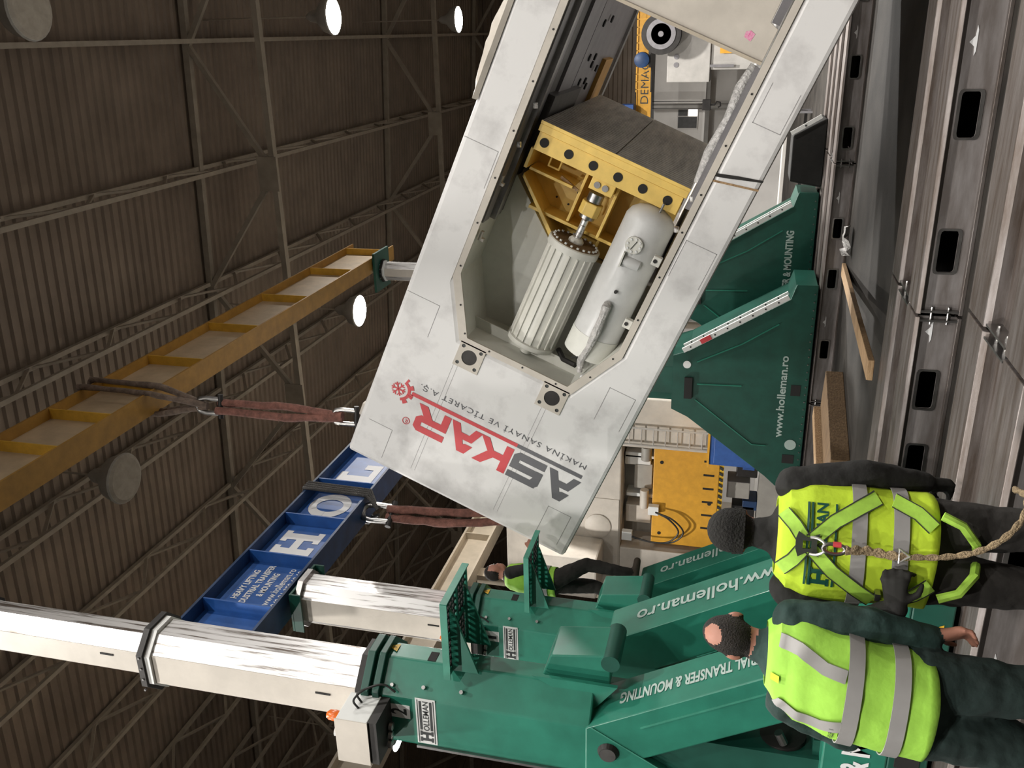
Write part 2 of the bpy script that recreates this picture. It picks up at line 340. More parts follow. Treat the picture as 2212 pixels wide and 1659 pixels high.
# ================================================================== GANTRY TOWERS
SLAB_H = [[(0, 0), (.42, 0), (.42, .16), (.33, .16), (.33, .40), (.67, .40), (.67, .16), (.58, .16), (.58, 0), (1, 0), (1, .16), (.91, .16), (.91, .84), (1, .84), (1, 1), (.58, 1), (.58, .84), (.67, .84), (.67, .60), (.33, .60), (.33, .84), (.42, .84), (.42, 1), (0, 1), (0, .84), (.09, .84), (.09, .16), (0, .16)]]
def scale_poly(pl, w, h, x=0, y=0): return [[(x+p[0]*w, y+p[1]*h) for p in q] for q in pl]
def sticker(t, x0, x1, z, h, y):
    """printed name plate: white, double rules, big slab initial"""
    pl = MB().box(x0, x1, y-.004, y, z-h/2, z+h/2).build('name_plate', 'label', t); w = x1-x0
    polys([rect(.01, .012*1, w-.01, .018), rect(.01, h-.018, w-.01, h-.012)], (x0, y-.004, z-h/2), (1, 0, 0), (0, 0, 1), 'ink', pl, .002, 'plate_rule')
    polys(scale_poly(SLAB_H, .095, h*.66, .02, h*.17), (x0, y-.004, z-h/2), (1, 0, 0), (0, 0, 1), 'ink', pl, .002)
    polys([rect(.125, h*.70, w-.02, h*.82), rect(.125, h*.18, w-.02, h*.30)], (x0, y-.004, z-h/2), (1, 0, 0), (0, 0, 1), 'ink', pl, .002, 'plate_rule')
    lettering('OLLEMAN', (x0+.12, y-.004, z-h*.15), (1, 0, 0), (0, 0, 1), w-.14, h*.30, 'ink', pl, .012, off=.002)
    return pl
def triangle_sign(t, p, u, v, s=.09):
    p, u, v = Vector(p), Vector(u), Vector(v); n = u.cross(v).normalized(); b = MB()
    q = [p, p+u*s, p+u*s/2+v*s*.87]; b.add([x+n*.004 for x in q], [(0, 1, 2)]); o = b.build('warning_sign', 'warn', t)
    polys([[(s*.46, s*.15), (s*.62, s*.33), (s*.52, s*.33), (s*.56, s*.52), (s*.40, s*.32), (s*.50, s*.32)]], p, u, v, 'ink', o, .006, 'sign_symbol')
def mast_stage(t, z0, z1, hx, hy, ch, cy, name='mast_stage'):
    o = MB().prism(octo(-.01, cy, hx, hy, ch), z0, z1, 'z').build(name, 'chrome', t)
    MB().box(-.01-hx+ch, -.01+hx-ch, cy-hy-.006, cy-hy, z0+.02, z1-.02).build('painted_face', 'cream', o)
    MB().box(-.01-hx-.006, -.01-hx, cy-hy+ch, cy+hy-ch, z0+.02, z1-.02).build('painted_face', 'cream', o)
    # pockets in the chromed corner face
    MB().box(.02, .035, cy-hy-.012, cy-hy-.002, z0+.30, z0+.42).build('pin_slot', 'black', o)
    return o
def collar(t, z, hx, hy, ch, cy):
    o = MB().prism(octo(-.01, cy, hx, hy, ch), z, z+.05, 'z').build('collar_plate', 'dark', t)
    MB().prism(octo(-.01, cy, hx-.02, hy-.02, ch), z-.05, z, 'z').build('wear_pad', 'label', o)
    for k in range(4): MB().cyl((-.01-hx+.12+k*.10, cy-hy-.008, z+.025), (-.01-hx+.12+k*.10, cy-hy+.01, z+.025), .010, 6).build('collar_bolt', 'steel', o)
    return o
def open_tower(name, label, loc, num, stages, front_text, back_text, seat):
    t = thing(name, label, 'gantry tower', loc, group='hydraulic gantry towers')
    # column
    col = MB().prism(octo(-.02, .27, .39, .27, .19), 2.46, 4.06, 'z').build('column', 'green', t, bevel=.012)
    MB().prism(octo(-.02, .27, .43, .30, .2), 3.98, 4.03, 'z').build('column_flange', 'dgreen', col, bevel=.006)
    MB().prism(octo(-.02, .27, .43, .30, .2), 4.06, 4.12, 'z').build('column_flange', 'dgreen', col, bevel=.006)
    MB().box(-.18, .18, .04, .55, .7, 2.46).build('column_foot', 'dgreen', t)
    for z, x in ((3.9, .23), (3.66, .25), (3.38, .26)):
        MB().cyl((x+.02, .035, z), (x-.02, .075, z), .014, 10).build('threaded_hole', 'steel', col)
    MB().box(.365, .374, .20, .30, 3.62, 3.68).build('hand_slot', 'black', col)
    MB().box(-.235, -.215, -.02, .012, 2.55, 3.72).build('edge_rail', 'steel', t)
    sticker(col, -.20, .20, 3.64, .15, 0)
    npl = MB().box(.0, .115, -.004, 0, 3.76, 3.93).build('number_plate', 'label', col)
    lettering(num, (.03, -.004, 3.785), (1, 0, 0), (0, 0, 1), .055 if num != '1' else .035, .12, 'ink', npl, .02, off=.002)
    triangle_sign(col, (.374, .24, 3.93), (0, 1, 0), (0, 0, 1))
    # mast
    z = 4.12; cy = .30; hx, hy, ch = .245, .215, .115
    collar(t, 4.14, hx+.10, hy+.06, .18, cy)
    for i, z1 in enumerate(stages):
        mast_stage(t, z, z1, hx, hy, ch, cy); 
        if i < len(stages)-1: collar(t, z1, hx+.05, hy+.05, .15, cy)
        z = z1+.04; hx -= .045; hy -= .045; ch -= .012
    o = MB().prism(octo(-.01, cy, hx+.09, hy+.09, .14), z-.06, z, 'z').build('mast_cap', 'steel', t)
    MB().box(-.24, .22, cy-.30, cy+.30, z, z+.03).build('header_seat', 'dgreen', t, bevel=.006)
    for y in (cy-.30, cy+.28): MB().box(-.24, .22, y, y+.02, z-.10, z).build('seat_cheek', 'dgreen', t)
    # A-shaped side frames
    A = [(-.18, 2.49), (.18, 2.49), (1.14, .75), (.743, .75), (0, 2.09), (-.743, .75), (-1.14, .75)]
    sd = Vector((-.484, 0, .875)); sn = Vector((.875, 0, .484))
    for y0, y1, txt, th, tl, nm in ((-.014, .40, front_text, .115, 1.25, 'front_frame'), (.93, 1.35, back_text, .16, 1.28, 'back_frame')):
        fr = MB().prism(A, y0, y1, 'y').build(nm, 'green', t, bevel=.012)
        start = Vector((.18, 0, 2.49))-sd*(tl+.24); start.y = (y0+y1)/2+th/2
        lettering(txt, start, sd, (0, -1, 0), tl, th, 'letg', fr, .03 if th < .15 else .015, off=.004)
        if y0 < .1:
            MB().cyl((.012, -.05, 2.33), (.012, .01, 2.33), .055, 20).build('pivot_pin', 'steel', fr, True)
            MB().lathe([(0, .058), (.03, .075)], (.012, -.046, 2.33), (0, 1, 0), 20).build('pin_socket', 'dark', fr)
            MB().bar((.20, -.017, 2.45), (-.06, -.017, 1.98), .006, .010).build('weld_seam', 'edge', fr)
            MB().bar((.26, -.017, 2.12), (.96, -.017, .85), .006, .010).build('weld_seam', 'edge', fr)
    # cross box and pivot between the frames
    bk = MB().prism([(.36, 2.84), (.54, 2.78), (.60, 2.36), (.36, 2.36)], .24, .58, 'y').build('cross_box', 'green', t, bevel=.01)
    MB().cyl((.55, .22, 2.36), (.55, .60, 2.36), .065, 20).build('pivot_tube', 'dgreen', t, True)
    MB().prism([(.20, 2.46), (.41, 2.9), (.41, 2.3)], .16, .19, 'y').build('gusset', 'green', t)
    # base
    ba = MB().box(-1.9, 1.5, -.04, 1.39, .60, .98).build('base_beam', 'green', t, bevel=.012)
    MB().prism([(-1.9, .60), (-1.9, .37), (-.9, .37), (-.9, .47), (-.35, .47), (-.35, .37), (1.5, .37), (1.5, .60)], -.04, 1.39, 'y').build('base_skirt', 'dgreen', t, bevel=.01)
    MB().box(.30, .52, -.05, -.035, .42, .56).build('skirt_pocket', 'black', ba)
    lettering('INDUSTRIAL TRANSFER & MOUNTING', (-1.41, -.04, .70), (1, 0, 0), (0, 0, 1), 2.55, .17, 'letw', ba, .035)
    triangle_sign(ba, (1.28, -.04, .42), (1, 0, 0), (0, 0, 1))
    for x in (-1.5, -.6, .6, 1.3):
        MB().cyl((x, .12, .43), (x, 1.2, .43), .08, 16).build('wheel', 'dark', t, True)
    # platform
    pf = MB().prism(rect(.36, .05, .98, .57), 3.47, 3.50, 'z', [rect(.40, .08, .66, .30), rect(.69, .08, .95, .30), rect(.40, .33, .66, .54), rect(.69, .33, .95, .54)]).build('platform', 'green', t)
    MB().box(.36, .98, .045, .055, 3.455, 3.505).build('platform_lip', 'edge', pf); MB().box(.975, .985, .05, .57, 3.455, 3.505).build('platform_lip', 'edge', pf)
    for a, b_ in ((.40, .66), (.69, .95)):
        for c, d in ((.08, .30), (.33, .54)):
            mb = MB()
            for k in range(5): mb.box(a+.01+k*(b_-a)/5, a+.03+k*(b_-a)/5, c, d, 3.478, 3.492)
            for k in range(4): mb.box(a, b_, c+.01+k*(d-c)/4, c+.03+k*(d-c)/4, 3.476, 3.49)
            mb.build('grating', 'dark', pf)
    for y in (.14, .46): MB().prism([(.37, 3.47), (.88, 3.47), (.84, 3.44), (.37, 3.28)], y, y+.02, 'y').build('platform_gusset', 'green', pf)
    # motor under the frame
    mo = MB().lathe([(0, .03), (.01, .12), (.06, .13), (.34, .13), (.36, .15), (.40, .15), (.42, .06)], (-.20, .22, 1.16), (1, 0, .1), 20).build('motor', 'dark', t, True)
    for k in range(9): MB().lathe([(0, .15), (.012, .15)], (-.13+k*.03, .22, 1.166+k*.003), (1, 0, .1), 20).build('cooling_fin', 'dark', mo)
    MB().cyl((.22, .1, 1.20), (.30, .1, 1.24), .03, 10).build('hose_fitting', 'steel', mo)
    MB().box(-.3, .3, .08, .36, .98, 1.02).build('motor_plate', 'dgreen', t)
    # control box on the column head
    cb = MB().box(-.19, .17, -.29, -.01, 3.965, 4.20).build('control_box', 'label', t, bevel=.006)
    MB().box(-.195, .175, -.297, -.29, 3.96, 4.205).build('box_lid', 'cream', cb)
    MB().box(-.19, .17, -.28, -.01, 3.90, 3.962).build('box_base', 'dark', cb)
    for x, y in ((-.02, -.08), (-.08, -.10), (-.14, -.12)):
        MB().lathe([(0, .012), (.005, .03), (.03, .032)], (x, y, 3.86), (0, 0, 1), 14).build('cable_gland', 'steel', cb, True)
    MB().lathe([(0, .035), (.02, .04), (.07, .036), (.09, .02)], (.11, -.2, 4.215), (0, 0, 1), 16).build('beacon', 'orange', cb, True)
    MB().lathe([(0, .02), (.05, .035)], (-.03, -.2, 4.205), (0, 0, 1), 12).build('siren_horn', 'label', cb, True)
    for k in range(2): MB().tube(spline([(.17, -.16+k*.06, 4.08), (.22, -.14+k*.06, 4.12), (.26, -.06, 4.06), (.27, .0, 3.95), (.22, .0, 3.86)]), .008, 6).build('cable', 'hose', cb, True)
    return t
open_tower('gantry_tower', 'nearest green hydraulic gantry tower with plate number two and raised chrome mast', (-4.57, 4.75, 0), '2', (5.98, 7.7, 9.18),
           'INDUSTRIAL TRANSFER & MOUNTING', 'www.holleman.ro', 9.2)
open_tower('gantry_tower', 'green hydraulic gantry tower with plate number one, carrying the blue beam', (-5.66, 7.10, 0), '1', (5.98,),
           'INDUSTRIAL TRANSFER & MOUNTING', 'www.holleman.ro', 6.0)

def closed_tower(label, loc, text, tx, stages):
    t = thing('gantry_tower', label, 'gantry tower', loc, group='hydraulic gantry towers')
    out = [(-.52, 2.72), (.52, 2.72), (.62, 2.45), (1.64, .80), (1.9, .72), (1.9, .37), (-1.9, .37), (-1.9, .78), (-1.72, .98), (-.66, 2.42)]
    MB().prism([(x*.97, z) for x, z in out], .06, 1.3, 'y').build('base_body', 'dgreen', t)  # darker green than the near towers: shade of the press painted in
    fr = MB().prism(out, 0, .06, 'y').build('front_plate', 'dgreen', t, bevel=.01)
    for a, b_ in (((-.30, 2.3), (-1.1, 1.25)), ((.42, 2.30), (.80, 1.55)), ((.0, 2.28), (.02, 1.5)), ((-1.1, 1.25), (-1.1, 1.0)), ((.80, 1.55), (1.2, .95))):
        MB().bar((a[0], -.008, a[1]), (b_[0], -.008, b_[1]), .016, .02).build('stiffener', 'green', fr)
    th = .14
    lettering(text, (tx[0], 0, .74), (1, 0, 0), (0, 0, 1), tx[1]-tx[0], th, 'letg', fr, .02 if text[0] == 'w' else .03)
    MB().cyl((.36, -.012, 2.47), (.36, 0, 2.47), .07, 18).build('round_badge', 'label', fr)
    MB().box(-.28, .12, -.05, 0, 2.36, 2.50).build('valve_block', 'black', fr)
    for x in (-1.05, -1.62): MB().cyl((x, -.006, .58), (x, 0, .58), .10, 20).build('round_badge', 'letg', fr)
    MB().box(-1.42, -1.25, -.006, .0, .5, .70).build('wheel_window', 'black', fr); MB().box(-.1, .1, -.006, 0, .5, .66).build('wheel_window', 'black', fr)
    mb = MB()
    for k in range(26): MB().cyl((-1.75+k*.14, -.012, .42), (-1.75+k*.14, 0, .42), .012, 6).build('rivet', 'steel', fr)
    # white bolted strips along the sloping side
    d = Vector((1.02, 0, -1.65)).normalized(); p0 = Vector((.60, 0, 2.52))
    for y, w in ((-.02, .085), (.26, .05)):
        q = MB().bar(p0+Vector((.03, y, .03)), p0+d*2.02+Vector((.03, y, .03)), .05, w).build('bolted_strip', 'label', t)
        for k in range(8):
            c = p0+d*(.15+k*.24)+Vector((.03, y-.028, .03)); MB().cyl(c, c+Vector((0, .01, 0)), .016, 8).build('bolt_hole', 'ink', q)
    MB().bar(p0+d*.35+Vector((.03, -.05, .03)), p0+d*.55+Vector((.03, -.05, .03)), .01, .09).build('red_reflector', 'red', t)
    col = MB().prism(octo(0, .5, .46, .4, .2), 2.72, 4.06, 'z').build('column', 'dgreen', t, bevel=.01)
    z = 4.06; hx = .28; ch = .13
    for z1 in stages:
        mast_stage(t, z, z1, hx, hx-.03, ch, .5); collar(t, z1-.05, hx+.05, hx+.02, .15, .5); z = z1; hx -= .045; ch -= .012
    MB().box(-.4, .44, .1, .9, z, z+.05).build('header_seat', 'dgreen', t)
    return t
closed_tower('shade-darkened green gantry tower base with a web address, standing before the other far one', (-5.95, 15.32, 0), 'www.holleman.ro', (-.92, .63), (6.0,))
closed_tower('shade-darkened green gantry tower base farthest away, half hidden by the white press', (-4.72, 17.2, 0), 'INDUSTRIAL TRANSFER & MOUNTING', (-1.15, 1.2), (6.0, 7.7, 9.18))

# ================================================================== SPREADER BEAMS
def header(name, label, X, y0, y1, z0, h, fw, mweb, mfl, mst, st):
    t = thing(name, label, 'beam', (X, 0, z0))
    web = MB().box(-.012, .012, y0, y1, .03, h-.03).build('web', mweb, t)
    MB().box(-fw, fw, y0-.01, y1, 0, .03).build('bottom_flange', mfl, t); MB().box(-fw, fw, y0-.01, y1, h-.03, h).build('top_flange', mfl, t)
    for y in st:
        for s in (-1, 1): MB().box(min(s*.012, s*(fw-.01)), max(s*.012, s*(fw-.01)), y, y+.02, .03, h-.03).build('stiffener', mst, t)
    return t, web
yb, _ = header('spreader_beam', 'long amber steel spreader beam high under the roof', -4.54, 4.3, 18.6, 9.26, 1.0, .16, 'web', 'beamy', 'beamb', (4.6, 5.6, 6.85, 7.88, 8.85, 9.9, 10.95, 12.6, 14.4, 16.4, 18.2))
bb, bw = header('spreader_beam', 'blue steel spreader beam with large white letters behind the towers', -5.62, 6.45, 17.2, 6.10, .86, .17, 'blue', 'dblue', 'blue', (6.88, 7.84, 8.72, 9.66, 10.9, 12.6, 14.6, 16.6))
def bt(txt, y0, y1, z0, z1, bold=.02): lettering(txt, (.012, y0, z0-6.10), (0, 1, 0), (0, 0, 1), y1-y0, z1-z0, 'letw', bw, bold)
bt('HEAVY LIFTING', 7.13, 7.68, 6.70, 6.78, .03); bt('INDUSTRIAL TRANSFER', 7.00, 7.80, 6.575, 6.655, .03); bt('& MOUNTING', 7.22, 7.66, 6.45, 6.53, .03)
bt('www.holleman.ro', 7.08, 7.78, 6.31, 6.40, .012); bt('040 21 350 60 60', 7.08, 7.76, 6.20, 6.28, .012)
polys(scale_poly(SLAB_H, .56, .50), (.012, 8.0, .22), (0, 1, 0), (0, 0, 1), 'letw', bw)
ring_o = [(.30+.30*math.cos(a), .27+.27*math.sin(a)) for a in [2*PI*k/36 for k in range(36)]]; ring_i = [(.30+.155*math.cos(a), .27+.175*math.sin(a)) for a in [2*PI*k/36 for k in range(36)]]
polys([[ring_o[k], ring_o[(k+1) % 36], ring_i[(k+1) % 36], ring_i[k]] for k in range(36)], (.012, 8.93, .21), (0, 1, 0), (0, 0, 1), 'letw', bw)
polys([[(0, 0), (.60, 0), (.60, .24), (.46, .24), (.46, .10), (.27, .10), (.27, .42), (.36, .42), (.36, .52), (0, .52), (0, .42), (.09, .42), (.09, .10), (0, .10)]], (.012, 9.82, .21), (0, 1, 0), (0, 0, 1), 'letw', bw)

# ================================================================== SLINGS AND SHACKLES
def shackle(label, p, ax, s=1.0):
    """bow shackle: bow above p, pin below, lying in the plane of `ax` and vertical"""
    t = thing('bow_shackle', label, 'shackle', p, group='lifting shackles'); ax = Vector(ax).normalized()
    pts = [ax*(.075*s*(1.2 if abs(math.sin(a)) > .5 else 1)*math.cos(a))+Vector((0, 0, .11*s*math.sin(a)+.06*s)) for a in [PI*k/12 for k in range(13)]]
    pts = [ax*.07*s+Vector((0, 0, -.09*s))]+pts+[-ax*.07*s+Vector((0, 0, -.09*s))]
    MB().tube(pts, .024*s, 10).build('bow', 'steel', t, True)
    MB().cyl(-ax*.12*s+Vector((0, 0, -.09*s)), ax*.12*s+Vector((0, 0, -.09*s)), .026*s, 10).build('pin', 'dark', t, True)
    return t
def soft_sling(label, paths, r, mt, group='round slings'):
    t = thing('round_sling', label, 'sling', (0, 0, 0), group=group)
    for p in paths:
        P2 = []
        for i in range(len(p)-1):
            for k in range(6):
                q = Vector(p[i]).lerp(Vector(p[i+1]), k/6); P2.append(q+Vector((random.uniform(-1, 1), random.uniform(-1, 1), 0))*.006)
        P2.append(Vector(p[-1])); MB().tube(P2, [r*random.uniform(.85, 1.12) for _ in P2], 10).build('sling_strand', mt, t, True)
    return t
# amber beam, upper corner of the press
ys = 9.68
soft_sling('dirty grey sling looped over the amber beam', [[(-4.54, ys, 8.46), (-4.36, ys-.16, 9.22), (-4.34, ys-.17, 10.30), (-4.54, ys-.1, 10.32), (-4.74, ys-.05, 10.30), (-4.72, ys-.03, 9.2), (-4.56, ys, 8.46)],
                                                                  [(-4.54, ys, 8.46), (-4.36, ys+.10, 9.22), (-4.34, ys+.12, 10.32), (-4.54, ys+.1, 10.36), (-4.74, ys+.1, 10.3), (-4.72, ys+.08, 9.2), (-4.56, ys, 8.46)]], .042, 'slingb')
shackle('upper bow shackle under the amber beam joining two slings', (-4.54, ys, 8.38), (1, .2, 0), 1.35)
soft_sling('reddish double sling from the amber beam down to the press corner', [[(-4.50, ys+.03, 8.30), (-4.49, ys+.05, 7.3), (-4.52, ys, 6.50)], [(-4.58, ys-.04, 8.30), (-4.60, ys-.05, 7.3), (-4.56, ys, 6.50)]], .052, 'sling')
shackle('bow shackle on top of the upper press corner', (-4.54, ys, 6.42), (1, .2, 0), 1.25)
# blue beam, end face of the press
yb2 = 9.18
t = thing('wire_rope_sling', 'dark wire rope wrapped around the blue beam', 'sling', (0, 0, 0))
for k in range(4):
    y = yb2-.02+k*.05+.12
    MB().tube([(-5.58, yb2+.05, 5.92), (-5.43, y, 6.08), (-5.43, y+.04, 6.98), (-5.62, y+.05, 7.0), (-5.82, y+.04, 6.98), (-5.82, y, 6.08), (-5.66, yb2+.05, 5.92)], .022, 8).build('rope_turn', 'rope', t, True)
shackle('dark bow shackle under the blue beam', (-5.61, yb2+.02, 5.86), (.6, 1, 0), 1.5)
soft_sling('reddish double sling from the blue beam to the end of the press', [[(-5.55, yb2+.05, 5.78), (-5.50, yb2+.02, 5.0), (-5.42, yb2+.02, 4.16)], [(-5.65, yb2, 5.78), (-5.62, yb2-.04, 5.0), (-5.50, yb2, 4.06)]], .055, 'sling')
shackle('bow shackle on the end face of the press', (-5.46, yb2, 4.06), (.3, 1, 0), 1.2)

# ================================================================== THE WHITE PRESS (hanging, tilted); local x = along, y = depth, z = -across
TH = math.radians(23.8)
pr = thing('mechanical_press', 'huge white press frame hanging tilted in slings with its yellow ram inside', 'press', (-4.544, 8.8, 6.047), (0, TH, 0))
B2 = 2.845
OPEN = [(1.97, -.81), (2.61, -.485), (7.2, -.485), (7.2, -2.36), (2.6, -2.36), (1.97, -2.04)]
def grow(poly, d):
    cx, cy = 4.6, -1.42
    return [(x+(-d if x < cx else d), y+(d if y > cy else -d)) for x, y in poly]
OUT = rect(0, -B2, 7.6, 0)
MB().prism(OUT, 0, .84, 'y', [grow(OPEN, .05)]).build('side_frame', 'white', pr, bevel=.045)
MB().prism(grow(OPEN, .05), .012, .84, 'y', [OPEN]).build('pocket_liner', 'pocket', pr)
MB().prism(grow(OPEN, .055), -.012, .012, 'y', [grow(OPEN, -.012)]).build('opening_rim', 'cream', pr)
MB().prism([(0, 0), (3.62, 0), (3.62, -.5), (3.12, -1.12), (3.12, -B2), (0, -B2)], .86, 5.2, 'y').build('crown', 'white', pr)
MB().prism([(1.90, -.75), (2.5, -.44), (3.64, -.44), (3.62, -.52), (3.12, -1.12), (3.12, -2.42), (2.5, -2.42), (1.9, -2.1)], .84, .86, 'y').build('pocket_back_panel', 'pocket', pr)
MB().box(3.62, 7.6, .84, 5.2, -.485, 0).build('upper_column', 'white', pr)
MB().box(3.12, 7.6, .84, 5.2, -B2, -2.36).build('lower_column', 'white', pr)
MB().box(7.2, 7.6, .84, 5.2, -2.36, -.485).build('bed_end', 'white', pr)
MB().prism([(1.965, -.80), (2.085, -.745), (2.085, -2.14), (1.965, -2.05)], .40, .42, 'y').build('ledge_plate', 'cyl', pr)
# rim bolts
for a, b in [(2.02, .78), (2.3, .62), (2.7, .465), (3.2, .465), (3.7, .465), (4.2, .465), (4.7, .465), (5.2, .465), (1.955, 1.1), (1.955, 1.5), (1.955, 1.9), (2.2, 2.20), (2.5, 2.33), (3.0, 2.38), (3.5, 2.38), (4.0, 2.38), (4.4, 2.38), (4.9, 2.38), (5.4, 2.38)]:
    MB().cyl((a, -.018, -b), (a, -.010, -b), .011, 6).build('rim_bolt', 'dark', pr)
# mounting plates with sockets
for b in (.925, 1.93):
    pl = MB().prism(rect(1.63, -b-.15, 1.93, -b+.15), -.012, 0, 'y', [circ(1.78, -b, .088, 24)]+[circ(1.78+dx, -b+dz, .022, 10) for dx in (-.105, .105) for dz in (-.105, .105)]).build('socket_plate', 'cream', pr)
    MB().cyl((1.78, -.004, -b), (1.78, .0, -b), .088, 24).build('socket', 'dark', pl)
    for dx in (-.105, .105):
        for dz in (-.105, .105): MB().cyl((1.78+dx, -.004, -b+dz), (1.78+dx, 0, -b+dz), .022, 10).build('bolt_socket', 'ink', pl)
# inspection cover outlines
def cover(a0, b0, a1, b1, sides='lrtb'):
    w = .006; q = {'t': rect(a0, -b0-w, a1, -b0), 'b': rect(a0, -b1, a1, -b1+w), 'l': rect(a0, -b1, a0+w, -b0), 'r': rect(a1-w, -b1, a1, -b0)}
    m_ = MB()
    for s in sides: m_.prism(q[s], -.002, 0, 'y')
    return m_.build('cover_seam', 'seam', pr)
cover(1.78, .02, 2.18, .415, 'rb'); cover(.11, .12, .515, .425, 'rb'); cover(1.77, 2.435, 2.19, 2.74, 'rtb'); cover(.12, 2.42, .54, 2.71, 'rtb'); cover(5.18, 2.50, 5.56, 2.78, 'ltb'); cover(3.55, .02, 3.95, .40, 'rb'); cover(3.55, 2.45, 3.95, 2.78, 'rtb')
for b in (.79, .84, 1.87, 1.92): 
    m_ = MB(); m_.prism(rect(.16, -b-.002, 1.62, -b+.002), -.0015, 0, 'y'); m_.build('weld_line', 'seam', pr)
# dent and tape across the lower column
MB().prism([(4.60, -2.38), (4.63, -2.38), (4.665, -2.50), (4.70, -2.62), (4.755, B2*-1), (4.735, -B2), (4.67, -2.63), (4.635, -2.52)], -.006, 0, 'y').build('strap_mark', 'dark', pr)
MB().prism([(4.55, -2.39), (4.57, -2.39), (4.665, -B2), (4.645, -B2)], -.003, 0, 'y').build('tape_mark', 'wood', pr)
# lifting lugs
MB().prism([(-.08, 0), (.22, 0), (.16, .22), (.0, .22)], .84, .92, 'y', [circ(.08, .14, .05, 12)]).build('lifting_lug', 'cream', pr)
MB().prism([(0, -1.95), (0, -2.25), (-.18, -2.18), (-.18, -2.0)], .34, .42, 'y', [circ(-.1, -2.09, .045, 12)]).build('lifting_lug', 'cream', pr)
# draped film over the upper edge
m_ = MB(); rows = []
for k in range(15):
    a = 4.32+k*.085; hgt = .02+.13*math.sin(PI*k/14)**.6+random.uniform(-.012, .012)
    rows.append([(a, -.01, -.02), (a, -.035+random.uniform(-.01, .01), .03), (a, .02, hgt*.7), (a, .2, hgt), (a, .9, hgt*.8), (a, 1.0, 0)])
n = 6; m_.add([p for r in rows for p in r], [(i*n+j, i*n+j+1, (i+1)*n+j+1, (i+1)*n+j) for i in range(14) for j in range(n-1)]); m_.build('film_wrap', 'cream', pr, True)
# guide rails on the inner upper wall
for v0, v1, h, mt, nm in ((.06, .30, .02, 'rail', 'guide_strip'), (.36, .46, .07, 'steel', 'edge_strip'), (.55, .68, .05, 'rail', 'guide_strip'), (.80, 1.10, .03, 'railb', 'guide_strip'), (1.15, 1.88, .06, 'rail', 'guide_rail'), (1.98, 2.60, .05, 'rail', 'guide_rail'), (2.66, 4.95, .02, 'rail', 'guide_plate'), (4.95, 5.15, .06, 'steel', 'edge_strip')):
    MB().box(4.0 if v0 > .8 else 3.2, 7.15, v0, v1, -.485-h, -.487).build(nm, mt, pr)
for a, v in ((4.89, 2.36), (4.885, 2.8), (4.79, 2.78), (4.72, 3.3), (4.59, 2.36), (4.58, 2.78), (4.5, 3.0), (5.3, 2.4), (5.35, 2.9)):
    MB().cyl((a, v, -.55), (a, v, -.53), .045, 14).build('bore', 'black', pr)
MB().box(4.1, 4.82, 3.77, 4.42, -.56, -.50).build('rail_guard', 'beamy', pr)
MB().box(3.9, 4.55, .75, 2.3, -.60, -.485).build('ram_gib', 'railb', pr)
for a, b in ((3.62, .50), (3.0, .52)):
    MB().prism([(a, -b+.01), (a+.10, -b+.01), (a+.10, -b-.02), (a+.03, -b-.02), (a+.03, -b-.05), (a, -b-.05)], .10, .16, 'y').build('clip', 'cream', pr)
# ram
fl_ = MB().box(4.255, 4.33, .27, 4.05, -2.275, -.64).build('ram_flange', 'yellow', pr, bevel=.006)
hs = MB().prism(rect(4.06, -2.25, 4.25, -.66), .30, .36, 'y').build('ram_hole_strip', 'yellow', pr, bevel=.004)
for k in range(6): MB().cyl((4.16, .294, -.745-k*.274), (4.16, .302, -.745-k*.274), .048, 24).build('bore', 'black', hs)
MB().prism([(3.66, -.62), (4.06, -.62), (4.06, -2.27), (3.14, -2.27), (3.14, -1.16)], .96, 4.0, 'y').build('ram_body', 'yellow', pr)
MB().box(4.05, 4.26, .36, 4.0, -2.25, -.66).build('ram_core', 'yellow', pr)
for a0, a1, b0, b1, y0 in ((3.80, 3.83, .66, 1.16, .55), (3.41, 3.445, .80, 2.25, .60), (3.45, 4.05, 1.23, 1.26, .62), (3.45, 4.05, 1.60, 1.63, .50), (3.83, 4.05, .62, .655, .40), (3.15, 3.42, 1.62, 1.65, .70)):
    MB().box(a0, a1, y0, .98, -b1, -b0).build('ram_rib', 'yellow', pr, bevel=.004)
MB().prism([(3.70, -.625), (3.74, -.625), (3.20, -1.25), (3.16, -1.22)], .55, .98, 'y').build('ram_rib', 'yellow', pr, bevel=.004)
MB().prism(rect(3.885, -.95, 4.025, -.81), .66, .70, 'y', [rect(3.905, -.93, 4.005, -.83)]).build('ram_cover_frame', 'yellow', pr, bevel=.006)
for a, b in ((3.72, 1.05), (3.70, 1.2), (3.56, 1.0), (3.54, 1.15)): MB().cyl((a, .95, -b), (a, .962, -b), .012, 8).build('bolt_socket', 'dark', pr)
MB().bar((3.86, .60, -1.0), (3.80, .60, -1.22), .03, .03).build('grease_pipe', 'wood', pr)
# slotted clamping face: two halves cut by narrow grooves
for b0, b1 in ((.64, 1.449), (1.462, 2.275)):
    m_ = MB(); v = .30; m_.box(4.33, 4.345, .27, 4.05, -b1, -b0)
    while v < 4.0: m_.box(4.345, 4.36, v, v+.085, -b1, -b0); v += .107
    m_.build('slotted_plate', 'slot', pr)
MB().box(4.33, 4.362, .265, .275, -2.275, -.64).build('plate_edge', 'yellow', pr)
